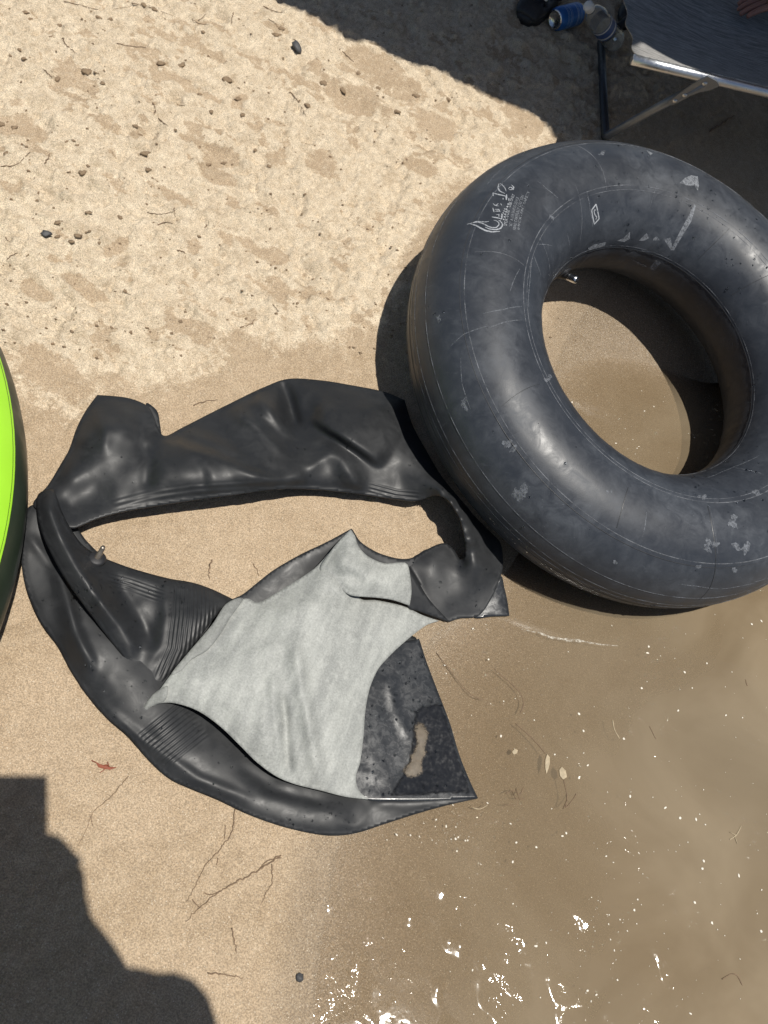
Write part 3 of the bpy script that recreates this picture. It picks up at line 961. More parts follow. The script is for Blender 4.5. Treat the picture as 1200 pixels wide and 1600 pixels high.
# lower layer: left panel, bottom band and the wet right corner
sheet('lower_wall', burst, M['rubber'],
      [(48, 790, .035), (36, 830, .03), (33, 870, .025), (40, 915, .02), (56, 958, .016), (72, 985, .014), (92, 1012, .012), (112, 1050, .012), (138, 1088, .012), (168, 1122, .012), (200, 1150, .012), (235, 1190, .012), (265, 1216, .014), (300, 1233, .014), (340, 1249, .014), (390, 1273, .012), (440, 1291, .010), (490, 1303, .008), (525, 1306, .008), (560, 1301, .006), (600, 1288, .006), (650, 1272, .005), (700, 1258, .005), (746, 1248, .006, 1), (733, 1222, .005), (716, 1180, .005), (701, 1130, .005), (685, 1085, .005), (668, 1040, .006), (650, 996, .008, 1), (600, 975, .012), (500, 960, .01), (400, 970, .01), (300, 950, .01), (200, 900, .012), (140, 850, .02), (100, 800, .03)],
      inner=[(80, 880, .022), (110, 950, .03), (130, 1000, .034), (110, 1020, .024), (160, 1060, .030), (190, 1110, .024), (230, 1140, .024), (280, 1165, .026), (330, 1195, .024), (380, 1225, .022), (430, 1250, .019), (480, 1270, .016), (520, 1275, .018), (300, 1050, .012), (450, 1100, .006), (500, 1180, .008), (600, 1180, .004), (640, 1150, .003), (660, 1200, .002), (700, 1230, .003), (620, 1262, .007), (610, 1080, .005), (420, 1215, .010), (500, 1236, .008), (545, 1245, .007), (330, 1120, .012)],
      ridges=[([(90, 880), (105, 930), (118, 985), (150, 1050)], .013, 7, 14), ([(150, 1095), (230, 1160), (310, 1215), (400, 1252)], .006, 5, 12), ([(370, 1195), (430, 1235), (520, 1258)], -.005, 8, 8), ([(45, 835), (70, 870), (95, 905)], .006, 6, 8), ([(575, 1251), (650, 1251), (742, 1247)], .007, 4, 14), ([(530, 1284), (560, 1292), (580, 1262)], .002, 5, 5), ([(600, 1070), (612, 1120), (640, 1170)], .004, 4, 4)],
      lines=[([(212, 1150), (285, 1092)], 7.0, 11, 1.0)], seed=1, curl=.004, cw=7, nz=(.004, .02), crease=.0006)
# middle panel with the rolled fold, the valve and the ribbed torn end
sheet('middle_wall', burst, M['rubber'],
      [(60, 772, .056), (57, 795, .064), (64, 828, .070), (80, 866, .072), (104, 908, .070), (134, 950, .062), (164, 990, .050), (192, 1026, .040), (214, 1058, .027), (222, 1090, .022), (222, 1113, .020, 1), (236, 1087, .026), (270, 1047, .034), (310, 999, .038), (345, 953, .034), (364, 936, .022, 1), (330, 920, .022), (300, 910, .028), (265, 904, .030), (230, 895, .032), (200, 886, .034), (168, 874, .040), (148, 865, .046), (128, 850, .056), (112, 828, .066), (98, 802, .072), (90, 780, .074), (82, 764, .066)],
      inner=[(76, 792, .082), (92, 828, .080), (113, 868, .078), (136, 905, .074), (158, 938, .068), (180, 968, .058), (202, 1000, .046), (134, 878, .064), (160, 905, .056), (185, 930, .044), (215, 930, .036), (250, 945, .036), (235, 990, .030), (225, 1040, .027), (290, 940, .040), (300, 970, .044), (270, 1010, .040), (245, 1050, .030)],
      ridges=[([(74, 785), (92, 832), (118, 880), (148, 925), (185, 975)], .010, 5, 9), ([(175, 900), (215, 960), (240, 1010)], -.008, 10, 16), ([(150, 935), (185, 975), (215, 1020)], .006, 7, 9), ([(262, 912), (260, 960), (252, 1010), (228, 1050)], .006, 5, 10)],
      lines=[([(240, 1062), (262, 1010), (268, 960), (270, 908)], 6.2, 12, 1.0), ([(168, 895), (205, 905), (262, 925)], 6.0, 4, .7)], seed=2, curl=.010, cw=8, nz=(.006, .03))
# upper band and right-hand neck
sheet('upper_wall', burst, M['rubber'],
      [(52, 790, .040), (62, 772, .035), (75, 758, .030), (95, 725, .022), (108, 702, .020), (120, 668, .020), (135, 640, .018), (152, 617, .016, 1), (180, 619, .016), (205, 623, .016), (230, 634, .022), (240, 650, .030), (247, 668, .034), (258, 681, .030), (285, 668, .014), (330, 645, .012), (370, 625, .012), (410, 606, .012), (450, 592, .016), (500, 594, .018), (550, 602, .018), (600, 612, .016), (632, 625, .016, 1), (645, 665, .020), (665, 702, .030), (690, 744, .046), (722, 783, .050), (745, 810, .046), (765, 830, .040), (782, 849, .034), (786, 878, .030), (782, 902, .026), (768, 935, .014), (748, 962, .007), (720, 966, .006), (702, 972, .006, 1), (688, 966, .010), (668, 938, .020), (650, 905, .026), (636, 881, .030, 1), (655, 866, .030), (680, 852, .032), (697, 849, .034), (710, 860, .032), (719, 874, .030), (727, 868, .040), (726, 840, .060), (719, 812, .072), (709, 792, .078), (696, 778, .074), (678, 775, .056), (650, 783, .036), (620, 780, .032), (590, 776, .030), (560, 772, .030), (520, 767, .032), (480, 764, .038), (430, 765, .044), (380, 771, .048), (300, 782, .052), (240, 791, .054), (190, 800, .054), (150, 811, .052), (115, 825, .050), (98, 818, .052), (80, 806, .060)],
      inner=[(160, 650, .044), (200, 650, .050), (225, 665, .046), (150, 700, .060), (200, 710, .064), (110, 745, .052), (250, 720, .066), (300, 725, .068), (350, 735, .066), (150, 770, .040), (110, 795, .034), (200, 770, .058), (260, 765, .066), (330, 755, .070), (400, 750, .070), (460, 748, .062), (300, 685, .034), (350, 680, .038), (400, 670, .048), (420, 640, .044), (380, 640, .034), (450, 625, .026), (455, 660, .024), (475, 690, .044), (510, 715, .058), (540, 740, .056), (500, 640, .040), (540, 630, .044), (590, 640, .048), (620, 660, .046), (600, 690, .052), (560, 690, .050), (640, 710, .052), (660, 740, .058), (690, 765, .088), (708, 782, .098), (722, 810, .096), (731, 845, .084), (735, 875, .060), (750, 850, .056), (765, 870, .044), (700, 890, .034), (720, 920, .028), (750, 910, .034), (680, 880, .038), (620, 745, .040), (600, 765, .036)],
      ridges=[([(120, 700), (150, 670), (215, 668)], .008, 12, 14), ([(235, 632), (238, 655), (250, 678)], .010, 7, 9), ([(285, 672), (330, 690), (392, 722)], .010, 6, 8), ([(320, 662), (360, 685), (410, 718)], -.007, 8, 8), ([(365, 640), (405, 668), (450, 712)], .012, 8, 10), ([(395, 618), (425, 645), (458, 688)], .016, 12, 9), ([(440, 594), (452, 630), (462, 672)], -.026, 9, 12), ([(470, 600), (500, 625), (520, 660)], .008, 9, 12), ([(220, 690), (232, 725), (228, 765)], -.010, 12, 10), ([(300, 715), (318, 740), (320, 765)], -.006, 8, 10), ([(150, 640), (165, 665), (160, 710)], .007, 9, 9), ([(410, 752), (440, 744), (480, 748)], .006, 6, 8), ([(508, 698), (535, 715), (552, 742), (562, 768)], .013, 10, 14), ([(480, 735), (505, 715), (515, 700)], .006, 7, 8), ([(690, 762), (712, 788), (726, 830), (730, 880)], .014, 8, 12), ([(560, 645), (600, 638), (635, 632)], .007, 10, 10), ([(783, 902), (765, 935), (748, 960)], .006, 5, 5)],
      steps=[([(250, 682), (290, 692), (340, 708), (395, 734), (460, 752)], .026, 3, 70), ([(594, 730), (560, 705), (525, 682), (484, 658)], .036, 3, 55)],
      lines=[([(170, 783), (230, 768), (300, 758), (430, 750)], 9, 3, .7), ([(575, 752), (620, 764), (660, 768)], 6, 4, .8)], seed=3, curl=.005, cw=8, spacing=3.2, nz=(.006, .03), smooth=9)
# dark fold at the lobe's right edge and the inside of the left bend
sheet('lobe_fold', burst, M['rubber'], [(228, 630, .012), (240, 636, .010), (247, 645, .008), (250, 662, .006), (253, 684, .005, 1), (240, 676, .008), (232, 655, .010)], seed=4, curl=.003)
# strip of outer skin behind the grey lining, up to the standing tip
sheet('standing_strip', burst, M['rubber'], [(358, 940, .016), (380, 928, .020), (405, 908, .028), (430, 889, .034), (470, 866, .042), (510, 847, .050), (547, 827, .064, 1), (552, 840, .050), (530, 870, .036), (500, 900, .024), (440, 940, .02), (405, 955, .016), (372, 950, .014)], seed=5, curl=.004)
sheet('rear_strip', burst, M['rubber'], [(548, 827, .060), (562, 845, .050), (580, 858, .044), (600, 867, .038), (625, 873, .034), (645, 871, .032), (668, 858, .030), (690, 870, .020), (680, 900, .018), (640, 910, .018), (580, 905, .02), (550, 880, .03)], seed=6, curl=.004)
sheet('corner_flap', burst, M['wetrubber'], [(783, 900, .026), (788, 918, .018), (793, 940, .010), (796, 962, .006, 1), (770, 963, .006), (742, 965, .006), (755, 945, .010), (770, 922, .018)], seed=7, curl=.002)
sheet('edge_strip', burst, M['rubber'], [(633, 880, .044), (641, 889, .042), (655, 912, .035), (672, 938, .026), (702, 971, .010, 1), (680, 964, .014), (655, 955, .026), (638, 948, .038), (630, 915, .042)], seed=8, curl=.002, cw=6)
# the wet panel lying in the water's edge, with sand and water caught on it
sheet('wet_panel', burst, M['wetrubber'], [(655, 998, .012, 1), (668, 1038, .010), (686, 1085, .009), (703, 1130, .009), (718, 1180, .009), (735, 1222, .009), (747, 1247, .010, 1), (700, 1250, .011), (640, 1252, .012), (575, 1250, .012), (545, 1230, .012), (540, 1130, .013), (560, 1060, .013), (610, 1010, .012)],
      inner=[(660, 1130, .009), (655, 1180, .0085), (640, 1210, .009), (600, 1150, .0125), (620, 1080, .0125), (700, 1200, .010), (585, 1200, .0125)], ridges=[([(607, 1055), (615, 1100), (640, 1160)], .002, 5, 6)], seed=9, curl=.0008, cw=4, crease=.0004, nz=(.002, .03))
# pale grey lining turned outwards
sheet('grey_lining', burst, M['lining'],
      [(221, 1114, .024, 1), (232, 1097, .034), (246, 1082, .042), (270, 1050, .050), (310, 1003, .054), (332, 978, .054), (352, 946, .050), (385, 935, .044), (404, 941, .040), (440, 921, .048), (490, 889, .056), (518, 859, .062), (546, 829, .068, 1), (556, 862, .050), (565, 900, .040), (562, 934, .040), (590, 938, .040), (630, 947, .034), (660, 961, .022), (686, 970, .012, 1), (668, 976, .016), (648, 990, .022), (622, 1012, .028), (604, 1030, .032), (590, 1047, .034), (578, 1075, .036), (571, 1110, .036), (568, 1150, .034), (563, 1190, .030), (556, 1214, .026), (561, 1235, .026), (575, 1249, .024, 1), (540, 1245, .026), (500, 1235, .030), (460, 1225, .030), (430, 1212, .036), (400, 1190, .042), (375, 1165, .046), (345, 1136, .048), (315, 1114, .048), (290, 1103, .046), (265, 1098, .040), (244, 1101, .030)],
      inner=[(300, 1060, .060), (350, 1020, .064), (400, 980, .062), (450, 950, .066), (500, 920, .066), (530, 940, .060), (350, 1090, .064), (420, 1060, .072), (480, 1040, .072), (540, 1020, .060), (440, 1130, .062), (500, 1140, .058), (400, 1150, .058), (540, 1110, .048), (470, 1190, .048), (520, 1200, .040), (600, 980, .044)],
      ridges=[([(462, 990), (474, 1080), (488, 1150), (505, 1232)], .014, 7, 14), ([(440, 1080), (446, 1120), (448, 1170), (453, 1214)], -.018, 5, 7), ([(425, 1040), (430, 1110), (440, 1190)], .010, 8, 8), ([(543, 988), (556, 1008)], .003, 3, 3), ([(410, 1080), (415, 1150), (425, 1195)], .005, 10, 12), ([(520, 1090), (522, 1150), (530, 1230)], .004, 8, 10), ([(400, 950), (440, 960), (520, 930)], .006, 16, 20), ([(502, 886), (520, 908), (545, 930)], .010, 8, 12)], seed=10, curl=.004, cw=7, nz=(.008, .022), spacing=4.2, crease=.0025)
sheet('folded_lining_lobe', burst, M['lining'], [(548, 827, .074, 1), (555, 838, .076), (560, 853, .074), (575, 869, .070), (600, 880, .064), (622, 879, .060), (636, 881, .056), (641, 900, .054), (643, 925, .050), (640, 946, .046, 1), (615, 938, .050), (590, 934, .054), (560, 932, .058), (545, 929, .060), (530, 918, .064), (512, 902, .066), (500, 888, .064), (516, 862, .068), (530, 845, .072)],
      inner=[(540, 870, .088), (560, 890, .084), (590, 905, .076), (620, 910, .064)], ridges=[([(515, 895), (545, 900), (570, 905)], -.008, 8, 8)], seed=11, curl=.005, cw=8, spacing=3.6)
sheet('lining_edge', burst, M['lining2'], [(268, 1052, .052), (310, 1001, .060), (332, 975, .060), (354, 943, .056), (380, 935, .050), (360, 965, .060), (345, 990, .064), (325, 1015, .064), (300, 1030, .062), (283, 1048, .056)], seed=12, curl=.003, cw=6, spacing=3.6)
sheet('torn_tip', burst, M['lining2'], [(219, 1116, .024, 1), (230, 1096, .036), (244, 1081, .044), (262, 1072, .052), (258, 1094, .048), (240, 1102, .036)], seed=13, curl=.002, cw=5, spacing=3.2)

# sand and a puddle caught on the wet panel
sheet('puddle_film', burst, M['puddle'], [(648, 1106, .0115), (672, 1096, .0115), (692, 1098, .0115), (706, 1132, .0115), (722, 1184, .0115), (743, 1243, .0115, 1), (690, 1245, .0125), (640, 1248, .0135), (604, 1247, .0140), (616, 1222, .013), (632, 1196, .0115), (640, 1150, .0115)], inner=[(665, 1160, .0105), (655, 1205, .0105)], seed=15, curl=0, cw=6, thick=.0008, nz=(.001, .05), crease=0)
pud = on_ground([(655, 1130)])[0]
sheet('trapped_sand', burst, M['mud'], [(648, 1126, .0135), (664, 1128, .0135), (674, 1145, .0135), (670, 1164, .0135), (670, 1180, .0135), (664, 1192, .0135), (665, 1206, .0135), (650, 1218, .0135), (632, 1216, .0135), (627, 1200, .0135), (637, 1188, .0135), (638, 1178, .0135), (646, 1164, .0135), (643, 1146, .0135)], inner=[(657, 1152, .0155), (648, 1197, .0155)], crease=0, seed=14, curl=.003, cw=10, nz=(.004, .15), spacing=3)
# valve of the burst tube
vb = solve_ground([(152, 872)], .052)[0]
vt = solve_ground([(158, 861)], .066)[0]
vd2 = vt - vb; vd2 /= np.linalg.norm(vd2)
b = MB(); b.lathe([(.0001, .003), (.012, .0025), (.015, 0), (.015, -.003)], vb, (vd2 + np.array([0, 0, .8])) / 1.5, 22); b.build('valve_base', M['black'], burst)
b = MB(); b.lathe([(.0056, -.002), (.005, .012), (.0042, .013), (.0042, .024), (.0034, .027), (.0001, .0275)], vb, vd2, 16); b.build('valve_stem', M['brass'], burst)
def drops_on(sheet_name, n, boxes, name, rmax=.0024):
    vp, P = SHEETS[sheet_name]
    pts, nr = [], []
    for (x0, y0, x1, y1, w) in boxes:
        s = np.where((vp[:, 0] > x0) & (vp[:, 0] < x1) & (vp[:, 1] > y0) & (vp[:, 1] < y1))[0]
        for i in RNG.choice(s, min(len(s), int(n * w))):
            pts.append(P[i] + np.array([RNG.normal() * .002, RNG.normal() * .002, .0002])); nr.append(np.array([0, 0, 1.]))
    if pts: droplets(name, pts, nr, burst, .0006, rmax)
drops_on('upper_wall', 100, [(260, 600, 640, 720, .5), (640, 690, 740, 800, .6), (440, 690, 560, 760, .2), (100, 640, 300, 760, .2), (640, 860, 790, 960, .4)], 'upper_drops')
drops_on('middle_wall', 100, [(110, 890, 200, 960, 1.1), (240, 900, 290, 970, .5), (150, 900, 330, 1040, .4)], 'middle_drops')
drops_on('lower_wall', 100, [(60, 900, 230, 1130, .9), (240, 1130, 560, 1300, 1.0), (500, 1250, 560, 1300, .4)], 'lower_drops')
drops_on('wet_panel', 100, [(560, 1010, 740, 1250, 2.2), (640, 1090, 700, 1130, .8)], 'panel_drops', .0032)

# ------------------------------------------------------------------ lime green float at the left edge
def lime_float():
    # centre, tilt and size chosen from the arc of its rim
    z0 = .17
    rim = unproj([(0, 540), (42, 730), (0, 968)], z0)
    a, b_, c = rim[:, :2]
    d = 2 * (a[0] * (b_[1] - c[1]) + b_[0] * (c[1] - a[1]) + c[0] * (a[1] - b_[1]))
    ux = ((a @ a) * (b_[1] - c[1]) + (b_ @ b_) * (c[1] - a[1]) + (c @ c) * (a[1] - b_[1])) / d
    uy = ((a @ a) * (c[0] - b_[0]) + (b_ @ b_) * (a[0] - c[0]) + (c @ c) * (b_[0] - a[0])) / d
    cen = np.array([ux, uy]); R = np.hypot(*(a - cen))
    gz = float(ground_base(np.array([ux]), np.array([uy]))[0])
    t = empty('float_ring', (ux, uy, gz))
    tag(t, 'lime green topped pool float with dark sidewall at the left edge of the sand', 'pool float')
    r = .12
    def ring(v0, v1, off, name, mat, n=24):
        vs, fs = [], []
        nu_ = 160
        for i in range(nu_):
            u = 2 * math.pi * i / nu_
            for k in range(n + 1):
                v = v0 + (v1 - v0) * k / n
                rr = R - r + (r + off) * math.cos(v)
                vs.append((ux + rr * math.cos(u), uy + rr * math.sin(u), z0 + (r + off) * math.sin(v) * 1.0))
        for i in range(nu_):
            for k in range(n):
                j = (i + 1) % nu_
                fs.append((i * (n + 1) + k, j * (n + 1) + k, j * (n + 1) + k + 1, i * (n + 1) + k + 1))
        return mesh_obj(name, vs, fs, mat, t)
    ring(0, 2 * math.pi, 0, 'sidewall', M['olive'], 48)
    ring(math.radians(27), math.radians(215), .003, 'green_cover', M['lime'])
    ring(math.radians(25), math.radians(27), .004, 'cover_hem', M['lime'], 3)
    # mesh floor inside the ring
    vs = [(ux, uy, z0 - .03)] + [(ux + (R - 2 * r + .01) * math.cos(2 * math.pi * k / 48), uy + (R - 2 * r + .01) * math.sin(2 * math.pi * k / 48), z0 - .01) for k in range(48)]
    mesh_obj('mesh_floor', vs, [(0, 1 + k, 1 + (k + 1) % 48) for k in range(48)], M['black'], t)
    print('float', ux, uy, R)
lime_float()

# ------------------------------------------------------------------ folding lounger at the top right
def lounger():
    foot_a, foot_b = on_ground([(939, 66)], .016)[0], on_ground([(946, 214)], .016)[0]
    zr = .30
    h1 = unproj([(1104, 121)], foot_b[2] + zr)[0]
    e1 = unproj([(988, 93)], foot_b[2] + zr)[0]          # free end of the near rail
    dr = h1 - e1; dr /= np.linalg.norm(dr)
    e2 = unproj([(984, -70)], foot_b[2] + zr)[0]
    cr = e2 - e1
    cr = cr - dr * (cr @ dr) * .3
    cr[2] = 0; cr = cr / np.linalg.norm(cr) * .56
    e2 = e1 + cr
    L = 1.75
    t = empty('folding_lounger', tuple((e1 + cr / 2) * np.array([1, 1, 0]) + np.array([0, 0, foot_a[2] - .016])))
    tag(t, 'low folding lounger with grey woven sling on metal rails, in canopy shade', 'lounger')
    for s0, nm in ((e1, 'side_rail'), (e2, 'side_rail')):
        b = MB(); b.tube([s0, s0 + dr * .10, s0 + dr * L * .5, s0 + dr * L], .0125, 14); b.build(nm, M['alu'], t)
    b = MB(); b.tube([e1 + dr * .05, e1 + dr * .05 + cr * .5 - np.array([0, 0, .05]), e2 + dr * .05], .009, 12); b.build('end_bar', M['darkmetal'], t)
    # sling, sagging between the rails and wrapped over them
    nu_, nv_ = 60, 26
    vs = []
    for i in range(nu_ + 1):
        for j in range(nv_ + 1):
            a, c = i / nu_, j / nv_
            sag = -.045 * math.sin(math.pi * c) ** .8 * (.55 + .45 * math.sin(math.pi * min(1, a * 3 + .1)))
            wob = .003 * math.sin(a * 40 + c * 9) * math.sin(math.pi * c)
            p = e1 + dr * (.004 + a * (L - .01)) + cr * c + np.array([0, 0, .0145 + sag + wob])
            if i == 0: p = p - dr * .006 * math.sin(c * 23)
            vs.append(p)
    fs = [(i * (nv_ + 1) + j, (i + 1) * (nv_ + 1) + j, (i + 1) * (nv_ + 1) + j + 1, i * (nv_ + 1) + j + 1) for i in range(nu_) for j in range(nv_)]
    o = mesh_obj('sling', vs, fs, M['woven'], t)
    md = o.modifiers.new('t', 'SOLIDIFY'); md.thickness = .0025
    # hem sleeves around the rails
    for s0, sg in ((e1, 1), (e2, -1)):
        b = MB(); b.tube([s0 + dr * .055 + np.array([0, 0, .002]), s0 + dr * (L - .02) + np.array([0, 0, .002])], .0142, 12); b.build('hem_sleeve', M['woven'], t) if sg < 0 else None
    # U-shaped legs: foot bar on the ground, arms rising to hinge brackets under the rails
    h2 = h1 + cr
    b = MB()
    down = np.array([0, 0, -.012])
    b.tube([h1 + down, foot_b + (h1 - foot_b) * .5 + np.array([0, 0, -.004]), foot_b + (h1 - foot_b) * .04, foot_b], [.0115, .0115, .0115, .0125], 12)
    b.build('leg_arm', M['greymetal'], t)
    b = MB(); b.tube([foot_b, foot_b + (foot_a - foot_b) * .5, foot_a], .0125, 12); b.build('foot_bar', M['darkmetal'], t)
    b = MB(); b.tube([foot_a, foot_a + (h2 - foot_a) * .5, h2 + down], .0125, 12); b.build('leg_arm', M['darkmetal'], t)
    dl = np.array([dr[0], dr[1], 0]) * (L - 2 * np.linalg.norm(h1 - e1))
    for a, c_ in ((h1 + dl, foot_b + dl * 1.1), (h2 + dl, foot_a + dl * 1.1)):
        c_ = c_.copy(); c_[2] = float(gtop(np.array([c_[0]]), np.array([c_[1]]))[0]) + .012
        b = MB(); b.tube([a + down, c_], .0115, 12); b.build('leg_arm', M['darkmetal'], t)
    # hinge bracket: flat curved plate with rivets
    la = foot_b - h1; la /= np.linalg.norm(la)
    nrm = np.cross(dr, la); nrm /= np.linalg.norm(nrm)
    if nrm @ (CPOS - h1) < 0: nrm = -nrm
    pr = np.cross(nrm, la)
    outl = [(-.018, -.016), (.02, -.02), (.05, -.017), (.09, -.012), (.112, -.010), (.118, 0), (.112, .010), (.09, .012), (.06, .012), (.035, .018), (.012, .032), (-.012, .034), (-.02, .016)]
    top = [h1 + la * a + pr * c * 1.05 + nrm * .0145 for a, c in outl]
    bot = [q - nrm * .004 for q in top]
    n = len(outl)
    b = MB(); b.add(top + bot, [tuple(range(n)), tuple(range(2 * n - 1, n - 1, -1))] + [(k, (k + 1) % n, n + (k + 1) % n, n + k) for k in range(n)])
    br = b.build('hinge_bracket', M['greymetal'], t, smooth=False)
    for a in (.004, .066, .098):
        b = MB(); b.lathe([(.0001, .004), (.004, .0036), (.0065, .0015), (.0068, -.002)], h1 + la * a + nrm * .0145, nrm, 14); b.build('rivet', M['alu'], br)
    print('lounger', e1, e2, h1, foot_a, foot_b)
    return e1, dr, cr, t
LE, LD, LC, LT = lounger()

# ------------------------------------------------------------------ shade canopy, out of frame; its edge draws the shadow line
def canopy():
    zt = 2.25
    edge = solve_ground([(430, 0), (465, 14), (500, 32), (522, 44), (540, 58), (560, 64), (585, 68), (610, 84), (650, 104), (672, 106), (700, 116), (730, 134), (760, 148), (800, 164), (845, 182), (890, 208)])
    E = edge + LS * ((zt - edge[:, 2]) / LS[2])[:, None]
    fz = unproj([(992, 68), (1092, 113)], LE[2] + .012)
    E = np.concatenate([E, fz + LS * ((zt - fz[:, 2]) / LS[2])[:, None]])
    E = E[np.argsort(E[:, 0])]
    d = E[-1] - E[0]; d[2] = 0; d /= np.linalg.norm(d)
    nrm = np.array([-d[1], d[0], 0])
    if nrm @ np.array([1, 1, 0]) < 0: nrm = -nrm
    pts = [E[0] - d * s + nrm * .02 * math.sin(s * 20) for s in np.arange(1.6, 0, -.08)] + list(E) + [E[-1] + d * s + nrm * .015 * math.sin(s * 23) for s in np.arange(.08, 2.4, .08)]
    pts = np.array(pts)
    depth = 3.0
    nr = 20
    vs = []
    n = len(pts)
    for i in range(n):
        for k in range(nr + 1):
            a = k / nr
            w = 1 - min(1, a * 5)
            base = pts[i] * w + (pts[0] + (pts[-1] - pts[0]) * i / (n - 1)) * (1 - w)
            p = base + nrm * depth * a
            p[2] = zt + .55 * min(min(a, 1 - a), min(i, n - 1 - i) / n * 1.4) * 2 * .6
            vs.append(p)
    fs = [(i * (nr + 1) + k, (i + 1) * (nr + 1) + k, (i + 1) * (nr + 1) + k + 1, i * (nr + 1) + k + 1) for i in range(n - 1) for k in range(nr)]
    c = [pts[0], pts[-1], pts[0] + nrm * depth, pts[-1] + nrm * depth]
    t = empty('shade_canopy', (c[0][0], c[0][1], float(ground_base(np.array([c[0][0]]), np.array([c[0][1]]))[0])))
    tag(t, 'dark fabric shade canopy above the lounger, casting the wavy shadow on the sand', 'canopy')
    o = mesh_obj('canopy_roof', vs, fs, M['canopy'], t)
    md = o.modifiers.new('t', 'SOLIDIFY'); md.thickness = .003
    for q in c:
        q = q + nrm * .06 * (1 if q is c[0] or q is c[1] else -1)
        g = float(ground_base(np.array([q[0]]), np.array([q[1]]))[0])
        b = MB(); b.tube([(q[0], q[1], g - .05), (q[0], q[1], zt - .01)], .016, 12); b.build('pole', M['greymetal'], t)
canopy()

# ------------------------------------------------------------------ people
def skin_body(name, joints, edges, mat, parent, root=0, sub=2):
    me = bpy.data.meshes.new(name)
    me.from_pydata([tuple(map(float, j[:3])) for j in joints], edges, [])
    o = bpy.data.objects.new(name, me); COL.objects.link(o)
    md = o.modifiers.new('Skin', 'SKIN')
    md.use_smooth_shade = True
    sv = me.skin_vertices[0].data
    for i, j in enumerate(joints):
        rr = j[3] if isinstance(j[3], tuple) else (j[3], j[3])
        sv[i].radius = rr
        sv[i].use_root = (i == root)
    m2 = o.modifiers.new('Sub', 'SUBSURF'); m2.levels = sub; m2.render_levels = sub
    dg = bpy.context.evaluated_depsgraph_get()
    ev = bpy.data.meshes.new_from_object(o.evaluated_get(dg))
    bpy.data.objects.remove(o)
    ev.materials.clear(); ev.materials.append(mat)
    ev.polygons.foreach_set('use_smooth', [True] * len(ev.polygons))
    ob = bpy.data.objects.new(name, ev); COL.objects.link(ob)
    ob.parent = parent
    ob.matrix_parent_inverse = Matrix.Translation(-Vector(parent.location))
    return ob

def cast_pt(px, py, z):
    """the point at height z whose shadow falls on this spot of the sand"""
    g = solve_ground([(px, py)])[0]
    return g + LS * ((z - g[2]) / LS[2])

def hand(parent, wrist, fwd, across, palm_n, curl=.9):
    """palm with four unequal bent fingers and a thumb from its side"""
    fwd = fwd / np.linalg.norm(fwd); across = across - fwd * (across @ fwd); across /= np.linalg.norm(across)
    pn = palm_n - fwd * (palm_n @ fwd) - across * (palm_n @ across); pn /= np.linalg.norm(pn)
    J = [(*wrist, .026), (*(wrist + fwd * .045), (.034, .016)), (*(wrist + fwd * .085), (.036, .014))]
    Ed = [(0, 1), (1, 2)]
    for k, (o, ln) in enumerate(((-.030, .062), (-.010, .074), (.011, .078), (.031, .068))):
        b0 = wrist + fwd * .082 + across * o
        a, b_, c = ln * .45, ln * .32, ln * .25
        p1 = b0 + (fwd * math.cos(curl * .5) + pn * math.sin(curl * .5)) * a
        p2 = p1 + (fwd * math.cos(curl * 1.1) + pn * math.sin(curl * 1.1)) * b_
        p3 = p2 + (fwd * math.cos(curl * 1.6) + pn * math.sin(curl * 1.6)) * c
        i = len(J)
        J += [(*b0, .0105), (*p1, .0092), (*p2, .0082), (*p3, .0066)]
        Ed += [(2, i), (i, i + 1), (i + 1, i + 2), (i + 2, i + 3)]
    i = len(J)
    t0 = wrist + fwd * .028 + across * .034
    J += [(*t0, .014), (*(t0 + across * .022 + fwd * .026 + pn * .008), .011), (*(t0 + across * .028 + fwd * .056 + pn * .020), .008)]
    Ed += [(1, i), (i, i + 1), (i + 1, i + 2)]
    return J, Ed

def merge(J, E, J2, E2, at):
    n = len(J)
    J = J + J2[1:]
    return J, E + [((at if a == 0 else n + a - 1), (at if b == 0 else n + b - 1)) for a, b in E2]

